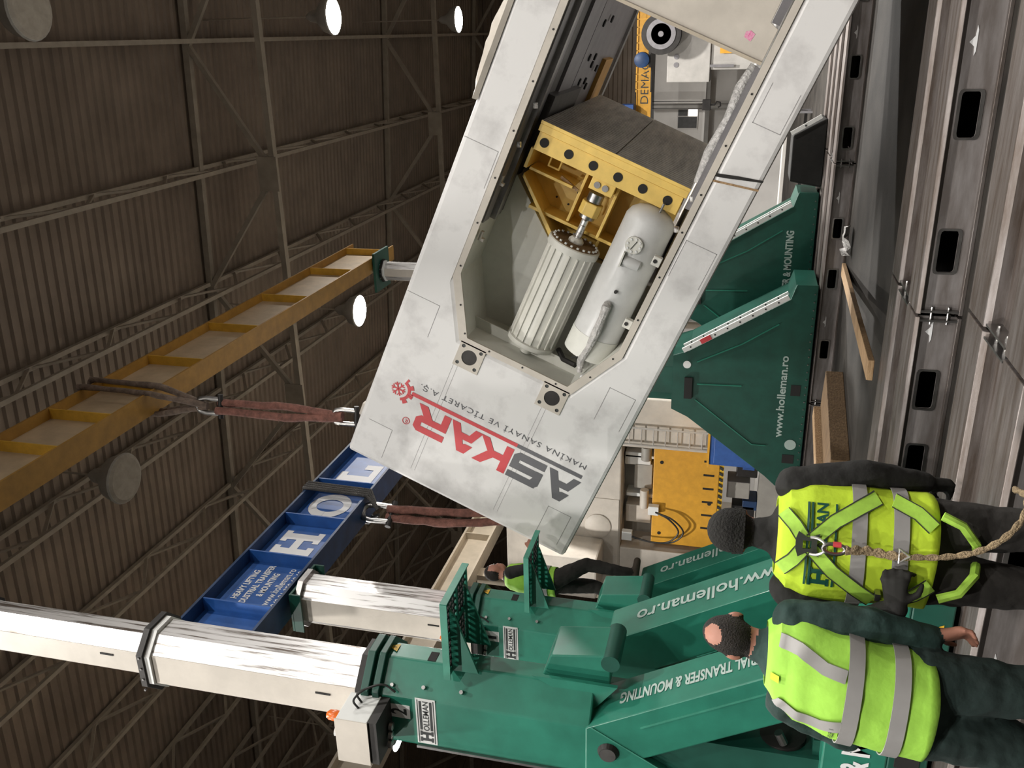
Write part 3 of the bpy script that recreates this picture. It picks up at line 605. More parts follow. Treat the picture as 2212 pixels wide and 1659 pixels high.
# balance cylinder
cy, cz, cr = .50, -1.43, .255
cyl = MB().lathe([(0, cr), (1.18, cr)], (2.08, cy, cz), (1, 0, 0), 40).build('balance_cylinder', 'cyl', pr, True)
MB().lathe([(0, .24), (.01, .285), (.06, .285), (.07, .25)], (2.05, cy, cz), (1, 0, 0), 40).build('end_flange', 'cyl', cyl, True)
MB().lathe([(0, .25), (.01, .29), (.08, .29), (.09, .28)], (3.22, cy, cz), (1, 0, 0), 40).build('end_flange', 'cyl', cyl, True)
MB().lathe([(0, .27), (.012, .26)], (3.305, cy, cz), (1, 0, 0), 40).build('end_cover', 'woodd', cyl)
for k in range(18):
    a = 2*PI*k/18+.1; c, s = math.cos(a), math.sin(a)
    MB().box(2.12, 3.22, -.006, .006, 0, .022).build('tie_ribs' if False else 'tie_rod', 'cyl', cyl)
    o = C.objects[-1] if False else bpy.data.objects[[x.name for x in cyl.children][-1]]
    o.location = (0, cy+c*(cr-.002), cz+s*(cr-.002)); o.rotation_euler = (a-PI/2, 0, 0)
for k in range(22):
    a = 2*PI*k/22; MB().cyl((3.315, cy+.245*math.cos(a), cz+.245*math.sin(a)), (3.335, cy+.245*math.cos(a), cz+.245*math.sin(a)), .014, 6).build('flange_bolt', 'label', cyl)
MB().lathe([(0, .085), (.03, .085), (.06, .06)], (3.31, cy, cz), (1, 0, 0), 20).build('rod_gland', 'cyl', cyl, True)
MB().cyl((3.33, cy, cz), (3.70, cy, cz), .040, 20).build('piston_rod', 'chrome', cyl, True)
MB().cyl((3.60, cy, cz), (3.64, cy, cz), .085, 20).build('rod_collar', 'steel', cyl, True)
MB().prism(octo(cy, cz, .10, .11, .05), 3.64, 3.78, 'x').build('rod_clevis', 'yellow', cyl, bevel=.008)
MB().lathe([(0, .05), (.0, .085), (.09, .085), (.10, .07), (.10, .03)], (3.79, cy, cz), (1, 0, 0), 12).build('rod_nut', 'steel', cyl, True)
MB().box(3.93, 4.06, .34, .62, cz-.16, cz+.10).build('ram_lug', 'yellow', pr, bevel=.006)
for b in (1.405, 1.495): MB().cyl((3.995, .325, -b), (3.995, .34, -b), .034, 14).build('lug_bolt', 'steel', pr, True)
MB().box(3.66, 3.93, .58, .62, cz-.17, cz-.13).build('ram_rib', 'yellow', pr)
MB().lathe([(0, .06), (.05, .07), (.09, .05)], (1.985, cy-.15, cz+.0), (1, 0, 0), 16).build('drain_boss', 'cyl', cyl, True)
# air tank
ty, tz, tr = .36, -2.05, .262
dome = [(0, .02), (.015, .10), (.05, .18), (.10, .235), (.17, tr)]
tk = MB().lathe(dome+[(1.55, tr), (1.62, .235), (1.67, .18), (1.705, .10), (1.72, .02)], (2.33, ty, tz), (1, 0, 0), 40).build('air_tank', 'tank', pr, True)
MB().lathe([(0, tr+.004), (.26, tr+.004)], (2.30, ty, tz), (1, 0, 0), 40).build('tank_saddle', 'pocket', tk, True)
MB().lathe([(0, .088), (.035, .088), (.04, .08)], (3.66, ty-tr-.03, tz+.04), (0, 1, 0), 28).build('port_flange', 'cyl', tk, True)
for k in range(8):
    a = 2*PI*k/8; MB().cyl((3.66+.066*math.cos(a), ty-tr-.042, tz+.04+.066*math.sin(a)), (3.66+.066*math.cos(a), ty-tr-.03, tz+.04+.066*math.sin(a)), .011, 8).build('port_bolt', 'letw', tk)
MB().bar((3.61, ty-tr-.034, tz+.055), (3.71, ty-tr-.034, tz+.025), .008, .006).build('port_mark', 'dark', tk)
MB().prism([(3.40, tz+.09), (3.56, tz+.10), (3.56, tz+.085), (3.40, tz+.075)], ty-tr-.06, ty-tr+.10, 'y').build('port_bracket', 'cyl', tk)
MB().lathe([(0, .01), (.02, .05), (.10, .062), (.19, .05), (.21, .01)], (3.475, ty-tr+.012, tz+.09), (0, 0, -1), 20).build('nozzle_stub', 'tank', tk, True)
MB().cyl((4.03, ty-.1, tz-.05), (4.13, ty-.12, tz-.05), .014, 8).build('safety_valve', 'steel', tk, True)
MB().cyl((2.62+.52, ty-tr-.03, tz+.0), (2.62+.52, ty-tr+.01, tz), .018, 10).build('plug', 'dark', tk)
pp = [(2.98, ty-tr-.01, tz+.02), (2.96, ty-tr-.06, tz+.02), (2.85, ty-tr-.075, tz+.01), (2.65, ty-tr-.07, tz+.0), (2.45, ty-tr-.03, tz-.0), (2.28, ty-tr+.02, tz+.02), (2.14, ty-tr+.05, tz-.02)]
MB().tube(pp, [.045, .05, .04, .05, .036, .045, .03], 9).build('wrapped_pipe', 'plastic', pr, True)
for a, b in ((3.62, 2.27), (2.90, 2.29)):
    k_ = MB().box(a-.05, a+.05, .02, .10, -b-.06, -b+.03).build('tank_bracket', 'cyl', pr, bevel=.008); MB().cyl((a, .01, -b), (a, .022, -b), .02, 12).build('bracket_bolt', 'dark', k_)
MB().tube([(2.14, .25, -2.0), (2.10, .35, -1.85), (2.12, .5, -1.75)], .03, 8).build('air_pipe', 'dark', pr, True)
MB().tube([(2.20, .14, -2.02), (2.30, .10, -1.98), (2.26, .12, -1.93)], .012, 6).build('hose_loop', 'hose', pr, True)
MB().lathe([(0, .02), (.05, .03), (.09, .02)], (2.12, .10, -2.10), (0, 0, -1), 10).build('brass_valve', 'letw', pr, True)
# lower inner side: wrapped cable run and clamps
MB().tube([(4.45, .28, -2.31), (4.75, .24, -2.28), (5.1, .25, -2.30), (5.4, .23, -2.27), (5.62, .26, -2.29)], [.05, .06, .055, .06, .04], 10).build('wrapped_cable', 'plastic', pr, True)
MB().box(4.2, 5.62, .10, .14, -2.36, -2.30).build('cable_tray', 'rail', pr)
for a, b in ((4.05, .52), (4.28, 2.30), (3.95, 2.30), (4.46, .53)):
    MB().cyl((a, .12, -b-.03), (a+.05, .12, -b-.01), .025, 8).build('rail_fitting', 'chrome', pr, True)
# bed side plate with fittings and a small sticker
bd = MB().prism([(5.645, -.56), (7.2, -.56), (7.2, -2.25), (6.0, -2.25), (5.97, -2.335), (5.645, -2.335)], .02, .12, 'y').build('bed_plate', 'cream', pr, bevel=.006)
MB().box(5.645, 5.675, .0, .02, -2.335, -.56).build('bed_edge', 'runway', bd)
polys([[(.0, .01), (.07, 0), (.085, .05), (.06, .085), (.015, .08)]], (5.79, .02, -2.17), (1, 0, 0), (0, 0, 1), 'pink', bd, .003, 'small_sticker')
for k in range(3): MB().tube([(6.05, .06, -2.28-.02*k), (6.3, .05, -2.27-.02*k), (6.9, .05, -2.28-.02*k)], .010, 6).build('grease_line', 'steel' if k else 'bluebox', pr, True)
MB().box(6.0, 7.1, .02, .04, -2.33, -2.255).build('fitting_rail', 'rail', pr)
# ------------- printed name on the press; reads along +z, letters up towards -x
U_, V_ = Vector((0, 0, 1)), Vector((-1, 0, 0))
def onface(u, v): return (1.0-v, 0, -2.63+u)
LA = [[(.06, .22), (.13, .345), (.23, .345), (.42, 0), (.31, 0), (.185, .235), (.16, .22)], [(0, 0), (.10, 0), (.15, .10), (.29, .10), (.25, .18), (.09, .18)]]
LS = [rect(.03, .265, .42, .345), [(0, .22), (.03, .265), (.12, .265), (.10, .22), (.42, .22), (.42, .13), (.36, .13), (0, .135)], [(0, 0), (.36, 0), (.42, .05), (.42, .13), (.33, .13), (.33, .09), (0, .09)], [(0, .13), (.09, .13), (.09, .345), (.05, .345), (0, .30)]]
LK = [rect(0, 0, .10, .345), rect(.10, .13, .24, .215), [(.20, .215), (.32, .345), (.44, .345), (.27, .13), (.20, .13)], [(.20, .16), (.30, .16), (.44, 0), (.33, 0)]]
LR = [rect(0, .265, .36, .345), [(.36, .345), (.42, .30), (.42, .18), (.36, .135), (.30, .135), (.33, .20), (.33, .265)], rect(0, .135, .33, .215), rect(0, 0, .095, .215), [(.20, .15), (.32, .15), (.44, 0), (.32, 0)]]
def put(pl, u, mt, sc=.93): polys([[(x*sc, y) for x, y in p] for p in pl], onface(u, 0), U_, V_, mt, pr)
put(LA, .0, 'grey'); put(LS, .42, 'grey'); put(LK, .83, 'red'); put(LA, 1.22, 'red'); put(LR, 1.62, 'red')
polys([rect(0, 0, .80, .045)], (1.085, 0, -2.61), U_, V_, 'grey', pr); polys([rect(.80, 0, 2.13, .045)], (1.085, 0, -2.61), U_, V_, 'red', pr)
lettering('MAKİNA SANAYİ VE TİCARET A.Ş.', (1.245, 0, -2.60), U_, V_, 2.06, .105, 'grey', pr, -.004, 1.15)
# gear arc and snowflake
arc = []
gc = (2.30, .04)
for k in range(14):
    a0, a1 = PI*.62+k*PI*.78/14, PI*.62+(k+1)*PI*.78/14; ro = .175 if k % 4 in (1, 2) else .135; ri = .10
    arc.append([(gc[0]+ri*math.cos(a0), gc[1]+ri*math.sin(a0)), (gc[0]+ro*math.cos(a0), gc[1]+ro*math.sin(a0)), (gc[0]+ro*math.cos(a1), gc[1]+ro*math.sin(a1)), (gc[0]+ri*math.cos(a1), gc[1]+ri*math.sin(a1))])
polys(arc, (1.08, 0, -2.63), U_, V_, 'red', pr, name='gear_emblem')
fk = []
for k in range(6):
    a = k*PI/3; c, s = math.cos(a), math.sin(a)
    def rr(x, y): return (gc[0]+.015+x*c-y*s, gc[1]+x*s+y*c)
    fk.append([rr(0, -.008), rr(.085, -.008), rr(.085, .008), rr(0, .008)])
    for sg in (-1, 1): fk.append([rr(.04, 0), rr(.068, sg*.035), rr(.078, sg*.028), rr(.054, 0)])
polys(fk, (1.08, 0, -2.63), U_, V_, 'red', pr, name='snowflake_emblem')
cc = [(2.10+.045*math.cos(2*PI*k/20), .29+.045*math.sin(2*PI*k/20)) for k in range(20)]; ci = [(2.10+.037*math.cos(2*PI*k/20), .29+.037*math.sin(2*PI*k/20)) for k in range(20)]
polys([[cc[k], cc[(k+1) % 20], ci[(k+1) % 20], ci[k]] for k in range(20)], (1.0, 0, -2.63), U_, V_, 'red', pr, name='trademark_ring')
lettering('R', (1.0-.265, 0, -2.63+2.08), U_, V_, .035, .05, 'red', pr, .0)

# ================================================================== PEOPLE
def capsule(b, p0, r0, p1, r1, n=14):
    p0, p1 = Vector(p0), Vector(p1); L = (p1-p0).length; pf = []
    for k in range(5): a = -PI/2+k*PI/8; pf.append((r0*math.sin(a), r0*math.cos(a)))
    pf.append((L*.5, (r0+r1)/2))
    for k in range(5): a = k*PI/8; pf.append((L+r1*math.sin(a), r1*math.cos(a)))
    b.lathe(pf, p0, p1-p0, n)
def ellipsoid(b, c, r, n=18, rot=None):
    vs = []; c = Vector(c)
    for i in range(11):
        ph = -PI/2+PI*i/10
        for k in range(n):
            q = Vector((r[0]*math.cos(ph)*math.cos(2*PI*k/n), r[1]*math.cos(ph)*math.sin(2*PI*k/n), r[2]*math.sin(ph)))
            if rot: q = rot @ q
            vs.append(c+q)
    b.add(vs, [(i*n+k, i*n+(k+1) % n, (i+1)*n+(k+1) % n, (i+1)*n+k) for i in range(10) for k in range(n)])
def interp(tb, z):
    if z <= tb[0][0]: return tb[0][1:]
    for a, b in zip(tb, tb[1:]):
        if z <= b[0]:
            f = (z-a[0])/(b[0]-a[0]); f = f*f*(3-2*f); return tuple(x+(y-x)*f for x, y in zip(a[1:], b[1:]))
    return tb[-1][1:]
def ring_pt(tb, z, ang, off=0, p=2.4):
    cx, cy, ax, by = interp(tb, z); c, s = math.cos(ang), math.sin(ang)
    r = (abs(c)**p+abs(s)**p)**(-1/p); return Vector((cx+(ax+off)*c*r, cy+(by+off)*s*r, z))
def back_pt(tb, x, z, off=0, p=2.4):
    cx, cy, ax, by = interp(tb, z); ax += off; by += off
    t = min(.985, abs(x-cx)/ax); return Vector((x, cy-by*(1-t**p)**(1/p), z))
def loft(b, tb, n=28, p=2.4, steps=14):
    z0, z1 = tb[0][0], tb[-1][0]; vs = []
    for i in range(steps+1):
        z = z0+(z1-z0)*i/steps; vs += [ring_pt(tb, z, 2*PI*k/n, 0, p) for k in range(n)]
    b.add(vs, [(i*n+k, i*n+(k+1) % n, (i+1)*n+(k+1) % n, (i+1)*n+k) for i in range(steps) for k in range(n)]+[tuple(range(n-1, -1, -1)), tuple(steps*n+k for k in range(n))])
def hand(segs, wrist, d, side, palm_n, mt, curl=.55, s=1.0):
    """wrist point, direction of the fingers, side vector towards the thumb, palm normal; five separate bent fingers"""
    w, d, t, pn = Vector(wrist), Vector(d).normalized(), Vector(side).normalized(), Vector(palm_n).normalized()
    k = w+d*.085*s
    segs.append((w+d*.01*s+t*.015*s, .021*s, k+t*.022*s, .019*s, mt)); segs.append((w+d*.01*s-t*.015*s, .021*s, k-t*.024*s, .018*s, mt)); segs.append((w, .024*s, k, .02*s, mt))
    for i, (o, ln) in enumerate(((.036, .070), (.012, .080), (-.013, .074), (-.037, .058))):
        a = k+t*o*s; m1 = a+(d*math.cos(curl*.6)+pn*math.sin(curl*.6))*ln*.55*s; m2 = m1+(d*math.cos(curl*1.9)+pn*math.sin(curl*1.9))*ln*.5*s
        segs.append((a, .0105*s, m1, .0095*s, mt)); segs.append((m1, .0095*s, m2, .008*s, mt))
    b0 = w+d*.03*s+t*.03*s; b1 = b0+(d*.55+t*.75+pn*.25).normalized()*.045*s; b2 = b1+(d*.85+t*.2+pn*.35).normalized()*.035*s
    segs.append((b0, .014*s, b1, .012*s, mt)); segs.append((b1, .012*s, b2, .009*s, mt))
def body_mesh(name, parent, segs, lofts, ells, mats, voxel, headfn=None, wrinkle=.006):
    b = MB()
    for p0, r0, p1, r1, m_ in segs: capsule(b, p0, r0, p1, r1)
    for tb, m_ in lofts: loft(b, tb)
    for c, r, rot, m_ in ells: ellipsoid(b, c, r, 18, rot)
    me = bpy.data.meshes.new('tmp'); me.from_pydata(b.v, [], b.f); bm = bmesh.new(); bm.from_mesh(me); bmesh.ops.recalc_face_normals(bm, faces=bm.faces); bm.to_mesh(me); bm.free()
    ob = bpy.data.objects.new('tmp', me); C.objects.link(ob)
    r = ob.modifiers.new('r', 'REMESH'); r.mode = 'VOXEL'; r.voxel_size = voxel; r.use_smooth_shade = True
    sm = ob.modifiers.new('s', 'SMOOTH'); sm.factor = .5; sm.iterations = 2
    dg = bpy.context.evaluated_depsgraph_get(); dg.update(); m2 = bpy.data.meshes.new_from_object(ob.evaluated_get(dg)); m2.name = name
    bpy.data.objects.remove(ob); bpy.data.meshes.remove(me)
    m2.materials.clear()
    for x in mats: m2.materials.append(M[x])
    nf = len(m2.polygons); cen = np.empty(nf*3); m2.polygons.foreach_get('center', cen); cen = cen.reshape(-1, 3)
    best = np.full(nf, 9.0); bi = np.zeros(nf, int); ix = {x: i for i, x in enumerate(mats)}
    def upd(e, m_):
        w = e < best; best[w] = e[w]; bi[w] = ix[m_]
    for p0, r0, p1, r1, m_ in segs:
        a = np.array(p0, float); d = np.array(p1, float)-a; t = np.clip((cen-a) @ d/max(d @ d, 1e-9), 0, 1)
        upd(np.linalg.norm(cen-a-t[:, None]*d, axis=1)-(r0+(r1-r0)*t), m_)
    for tb, m_ in lofts:
        zz = [r[0] for r in tb]; cx, cy, ax, by = (np.interp(cen[:, 2], zz, [r[k] for r in tb]) for k in (1, 2, 3, 4))
        e = (np.hypot((cen[:, 0]-cx)/ax, (cen[:, 1]-cy)/by)-1)*np.minimum(ax, by); e[(cen[:, 2] < zz[0]-.01) | (cen[:, 2] > zz[-1]+.01)] = 9; upd(e, m_)
    for c, r, rot, m_ in ells:
        q = cen-np.array(c, float)
        if rot: q = q @ np.array(rot)
        upd((np.sqrt(((q/np.array(r))**2).sum(1))-1)*min(r), m_)
    if headfn:
        for i in np.nonzero((cen[:, 2] > 1.5) & (bi == ix['skin']))[0]: bi[i] = ix[headfn(Vector(cen[i]), mats[bi[i]])]
    m2.polygons.foreach_set('material_index', bi)
    soft = [ix[x] for x in mats if 'jacket' in x or 'trouser' in x]; vm = {}
    for f in m2.polygons:
        if f.material_index in soft:
            for v in f.vertices: vm[v] = 1
    nv = len(m2.vertices); co = np.empty(nv*3); no = np.empty(nv*3); m2.vertices.foreach_get('co', co); m2.vertices.foreach_get('normal', no); co = co.reshape(-1, 3); no = no.reshape(-1, 3)
    for i in vm:
        c = Vector(co[i]); co[i] += no[i]*(noise.noise(Vector((c.x*9, c.y*9, c.z*16)))+.5*noise.noise(c*28))*wrinkle
    m2.vertices.foreach_set('co', co.ravel()); m2.update()
    o = bpy.data.objects.new(name, m2); C.objects.link(o); o.parent = parent; return o
def vest_part(t, tb, mt, hem, top, arm=None, name='vest'):
    """open shell around the torso, with cloth thickness, armholes left to the sleeves"""
    b = MB(); n = 56; st = 26; vs = []
    for i in range(st+1):
        z = hem+(top-hem)*i/st
        for k in range(n):
            a = 2*PI*k/n; q = ring_pt(tb, z, a, .004+.006*noise.noise(Vector((math.cos(a)*3, math.sin(a)*3, z*7))))
            if i == 0: q.z += .012*math.sin(a*2+.6)
            vs.append(q)
    b.add(vs, [(i*n+k, i*n+(k+1) % n, (i+1)*n+(k+1) % n, (i+1)*n+k) for i in range(st) for k in range(n)])
    o = b.build(name, mt, t, True); s = o.modifiers.new('cloth', 'SOLIDIFY'); s.thickness = .004; s.offset = 1; return o
def vest_band(v, tb, z0, z1, mt='band', tilt=None, a0=0, a1=2*PI):
    b = MB(); n = 56; rows = []
    for k in range(n+1):
        a = a0+(a1-a0)*k/n; dz = tilt(a) if tilt else 0
        p, q = ring_pt(tb, z0+dz, a, .016), ring_pt(tb, z1+dz, a, .016); rows.append((p, q, Vector((math.cos(a), math.sin(a), 0))))
    b.ribbon(rows); return b.build('reflective_band', mt, v, True)
def back_strap(par, tb, pts, hw, mt, off=.02, name='strap', lat=0):
    """flat strap following the back: pts = (x, z) polyline"""
    P2 = []
    for i in range(len(pts)-1):
        for k in range(8): f = k/8; P2.append((pts[i][0]+(pts[i+1][0]-pts[i][0])*f, pts[i][1]+(pts[i+1][1]-pts[i][1])*f))
    P2.append(pts[-1]); rows = []
    for i, (x, z) in enumerate(P2):
        a, c = P2[max(0, i-1)], P2[min(len(P2)-1, i+1)]; dx, dz = c[0]-a[0], c[1]-a[1]; L = math.hypot(dx, dz) or 1; nx, nz = -dz/L, dx/L
        rows.append((back_pt(tb, x+nx*(lat+hw), z+nz*(lat+hw), off), back_pt(tb, x+nx*(lat-hw), z+nz*(lat-hw), off), Vector((0, -1, 0))))
    b = MB(); b.ribbon(rows); return b.build(name, mt, par, True)
SK = Matrix.Identity(3)

# ---- worker with harness and knit cap
p1 = thing('person', 'worker with knit cap, yellow vest, climbing harness and rope, seen from behind', 'person', (-1.974, 3.408, 0), (0, 0, YAW))
TB1 = [(.88, 0, .01, .225, .165), (1.02, 0, .01, .222, .158), (1.20, 0, .01, .238, .160), (1.34, 0, .005, .240, .150), (1.42, 0, .0, .215, .132), (1.465, 0, .0, .155, .11), (1.495, 0, .0, .085, .08)]
sg = []
J, T_, GL = 'jacket', 'trouser', 'glove'
for s in (-1, 1):
    sg += [((s*.10, .01, .90), .118, (s*.115, .02, .50), .082, T_), ((s*.115, .02, .50), .08, (s*.12, -.01, .10), .058, T_), ((s*.12, -.02, .05), .05, (s*.135, .15, .035), .042, 'boot')]
sg += [((.0, .01, .93), .14, (0, .01, 1.02), .135, T_)]
sg += [((.215, .0, 1.41), .078, (.285, .0, 1.14), .062, J), ((.285, .0, 1.14), .06, (.265, .10, .90), .048, J)]
hand(sg, (.262, .115, .88), (-.05, .35, -.9), (-.6, .8, .1), (-1, 0, .2), GL, .9)
sg += [((-.215, .0, 1.41), .078, (-.335, -.03, 1.15), .062, J), ((-.335, -.03, 1.15), .06, (-.205, -.215, 1.03), .046, J)]
hand(sg, (-.195, -.225, 1.03), (.85, -.1, .1), (-.05, -.25, -.95), (0, .6, -.5), GL, .9, 1.15)
sg += [((0, -.005, 1.45), .088, (0, .0, 1.515), .074, J), ((0, .0, 1.44), .062, (0, .01, 1.56), .058, 'skin'), ((0, .10, 1.555), .035, (0, .085, 1.53), .032, 'skin'), ((0, .105, 1.615), .012, (0, .122, 1.60), .014, 'skin')]
el = [((0, .015, 1.635), (.078, .098, .108), None, 'skin')]+[((s*.082, .01, 1.62), (.014, .022, .032), None, 'skin') for s in (-1, 1)]
bo = body_mesh('body', p1, sg, [([(a, b, c, d-.012, e-.012) for a, b, c, d, e in TB1], J)], el, ['jacket', 'trouser', 'skin', 'glove', 'boot', 'hair'], .0095,
               lambda c, m_: 'hair' if m_ == 'skin' and c.z > 1.55 and c.y < .0 and abs(c.x) < .075 else m_)
for s in (-1, 1): 
    b = MB(); ellipsoid(b, (s*.032, .102, 1.64), (.012, .008, .009)); b.build('eye', 'label', p1, True)
cp = MB(); ellipsoid(cp, (0, .005, 1.655), (.094, .112, .098), 28); 
cap = cp.build('knit_cap', 'cap', p1, True)
for v in cap.data.vertices:
    if v.co.z < 1.605: v.co.z = 1.605+(v.co.z-1.605)*.15
b = MB(); rows = []
for k in range(33):
    a = 2*PI*k/32; rows.append(((.092*math.cos(a), .005+.110*math.sin(a), 1.60), (.096*math.cos(a), .005+.114*math.sin(a), 1.645), (math.cos(a), math.sin(a), 0)))
b.ribbon(rows); b.build('cap_brim', 'cap', cap, True)
v1 = vest_part(p1, TB1, 'vest', .885, 1.47)
vest_band(v1, TB1, 1.14, 1.195); vest_band(v1, TB1, .985, 1.042)
v1fn = lambda u, v, x0=-.155, z0=1.265: back_pt(TB1, x0+u, z0+v, .0145)
polysfn = scale_poly(SLAB_H, .075, .08)
b = MB(); tri = tessellate_polygon([[Vector((x, y, 0)) for x, y in polysfn[0]]]); b.add([back_pt(TB1, -.165+x, 1.268+y, .0145) for x, y in polysfn[0]], [tuple(t) for t in tri]); b.build('lettering', 'dgreen', v1)
lettering('OLLEMAN', 0, 0, 0, .25, .045, 'dgreen', v1, .03, fn=lambda u, v: back_pt(TB1, -.085+u, 1.285+v, .0145))
for z in (1.255, 1.345, 1.36):
    back_strap(v1, TB1, [(-.165, z), (.165, z)], .004, 'dgreen', .0145, 'printed_rule')
# harness
hn = thing('safety_harness', 'lime webbing safety harness crossed on the back of the capped worker', 'harness', (-1.974, 3.408, 0), (0, 0, YAW))
for s in (-1, 1):
    for pts in ([(s*.115, 1.455), (s*.07, 1.41), (s*.02, 1.375)], [(s*.015, 1.345), (s*.10, 1.26), (s*.165, 1.165), (s*.205, 1.10)], [(s*.20, 1.04), (s*.16, .955), (s*.11, .90)]):
        st = back_strap(hn, TB1, pts, .027, 'strap', .022, 'webbing_strap')
        for e in (-.027, .027): back_strap(st, TB1, pts, .002, 'strapd', .0235, 'strap_edge', e)
    MB().tube([(s*.16, -.155, .87), (s*.13, -.165, .80), (s*.06, -.13, .74), (s*.03, -.06, .72)], [.018]*4, 8).build('leg_loop', 'strap', hn, True)
q = back_pt(TB1, 0, 1.36, .03)
MB().prism([(-.05, q.z+.035), (-.02, q.z+.045), (.02, q.z+.045), (.05, q.z+.035), (.028, q.z), (.045, q.z-.045), (.015, q.z-.035), (-.015, q.z-.035), (-.045, q.z-.045), (-.028, q.z)], q.y-.012, q.y, 'y', [rect(-.016, q.z-.015, .016, q.z+.018)]).build('back_plate', 'strapd', hn)
MB().tube([(.034*math.cos(a), q.y-.028-.012*math.sin(a), q.z-.02-.045*math.sin(a)) for a in [PI*k/12 for k in range(-1, 14)]], .0055, 8).build('dorsal_ring', 'chrome', hn, True)
MB().tube([(.02*math.cos(a), q.y-.05, q.z-.095+.042*math.sin(a)) for a in [2*PI*k/16 for k in range(17)]], .0075, 8).build('snap_hook', 'steel', hn, True)
MB().cyl((.018, q.y-.05, q.z-.12), (.018, q.y-.05, q.z-.09), .011, 10).build('hook_sleeve', 'red', hn, True)
MB().bar(tuple(back_pt(TB1, -.19, 1.085, .03)), tuple(back_pt(TB1, -.16, 1.085, .03)), .03, .02).build('buckle', 'steel', hn)
rp = thing('safety_rope', 'beige twisted safety rope hanging from the harness ring', 'rope', (-1.974, 3.408, 0), (0, 0, YAW))
path = [(0, q.y-.05, 1.225), (.004, -.20, 1.14), (-.004, -.20, 1.05), (.0, -.205, .96), (.015, -.215, .86), (.05, -.235, .76), (.11, -.25, .68), (.19, -.24, .62), (.26, -.17, .59), (.28, -.05, .60)]
P3 = spline(path, 7)
for ph in (0, PI):
    MB().tube([p+Vector((.008*math.cos(i*.9+ph), 0, .008*math.sin(i*.9+ph))) if i < 20 else p+Vector((.005*math.cos(i*.9+ph), 0, .005*math.sin(i*.9+ph))) for i, p in enumerate(P3)], [.0125 if i < 18 else .009 for i in range(len(P3))], 8).build('rope_strand', 'lanyard', rp, True)
MB().tube([(.0, -.215, .99), (.025, -.222, 1.03), (-.025, -.222, 1.03), (0, -.215, .99)], .005, 6).build('thimble', 'chrome', rp, True)

# ---- balding worker in green
p2 = thing('person', 'balding worker in green overalls and lime vest, leaning beside the nearest tower', 'person', (-2.351, 2.986, 0), (0, 0, YAW-.18))
TB2 = [(.90, -.035, .0, .195, .165), (1.05, -.02, .0, .198, .16), (1.22, .01, .0, .208, .16), (1.36, .045, .02, .205, .15), (1.44, .06, .03, .175, .125), (1.485, .07, .04, .115, .10), (1.52, .08, .05, .07, .075)]
GJ, GT = 'gjacket', 'gtrouser'; sg = []
for s in (-1, 1):
    sg += [((s*.09-.03, .0, .92), .125, (s*.115-.06, .03, .50), .088, GT), ((s*.115-.06, .03, .50), .086, (s*.13-.07, -.02, .10), .066, GT), ((s*.13-.07, -.03, .05), .05, (s*.15-.07, .14, .035), .042, 'boot')]
sg += [((-.03, .0, .95), .14, (-.02, .0, 1.05), .138, GT)]
sg += [((.225, .03, 1.40), .078, (.245, .02, 1.13), .070, GJ), ((.245, .02, 1.13), .068, (.205, .07, .90), .052, GJ)]
hand(sg, (.205, .075, .885), (.25, .15, -.95), (-.6, .75, .0), (-.9, -.3, -.1), 'skin', .6, 1.1)
sg += [((-.13, .04, 1.40), .08, (-.25, .08, 1.16), .066, GJ), ((-.25, .08, 1.16), .062, (-.17, .27, 1.02), .05, GJ)]
hand(sg, (-.165, .28, 1.02), (.5, .8, .1), (0, .1, 1), (1, 0, 0), 'skin', .5)
HR = .42
def hr(x, y, z): return (.112+(x-.112)*math.cos(HR)-(y-.06)*math.sin(HR), .06+(x-.112)*math.sin(HR)+(y-.06)*math.cos(HR), z)
sg += [((.075, .04, 1.46), .068, (.10, .055, 1.565), .060, 'skin'), ((.07, .035, 1.43), .085, (.085, .045, 1.50), .072, GJ), (hr(.112, .145, 1.555), .034, hr(.112, .125, 1.535), .034, 'skin'), (hr(.112, .155, 1.615), .012, hr(.112, .172, 1.60), .014, 'skin')]
RH = Matrix.Rotation(HR, 3, 'Z') @ Matrix.Rotation(-.22, 3, 'X') @ Matrix.Rotation(.12, 3, 'Y')
el = [((.112, .06, 1.635), (.077, .100, .106), RH, 'skin')]+[(hr(.112+s*.080, .055, 1.612), (.014, .022, .033), Matrix.Rotation(HR, 3, 'Z'), 'skin') for s in (-1, 1)]
CR = Vector((.135, -.012, 1.708))
def h2(c, m_):
    if m_ != 'skin' or c.z < 1.555 or math.hypot(c.x-.112, c.y-.06) > .115 or (c.x-.112)*-math.sin(HR)+(c.y-.06)*math.cos(HR) > .035: return m_
    if any((c-Vector(hr(.112+s*.082, .055, 1.612))).length < .03 and abs((c-Vector((.112, .06, c.z))).length) > .082 for s in (-1, 1)): return m_
    return 'skin' if (c-CR).length < .046 else 'hair'
body_mesh('body', p2, sg, [([(a, b, c, d-.012, e-.012) for a, b, c, d, e in TB2], GJ)], el, ['gjacket', 'gtrouser', 'skin', 'hair', 'boot'], .0095, h2, .008)
for s in (-1, 1):
    b = MB(); ellipsoid(b, hr(.112+s*.032, .146, 1.64), (.012, .008, .009)); b.build('eye', 'label', p2, True)
v2 = vest_part(p2, TB2, 'vest2', .905, 1.488)
tl = lambda a: -.012*math.cos(a)
vest_band(v2, TB2, 1.16, 1.215, tilt=tl); vest_band(v2, TB2, 1.0, 1.055, tilt=tl)
for s in (-1, 1):
    back_strap(v2, TB2, [(.06+s*.125, 1.45), (.04+s*.135, 1.38), (.01+s*.115, 1.29), (.01+s*.10, 1.215)], .024, 'band', .0165, 'reflective_band')
b = MB(); b.add([back_pt(TB2, x, z, .0165) for x, z in ((-.16, 1.225), (-.10, 1.225), (-.10, 1.275), (-.16, 1.275))], [(0, 1, 2, 3)]); lb = b.build('sewn_label', 'vest2', v2)
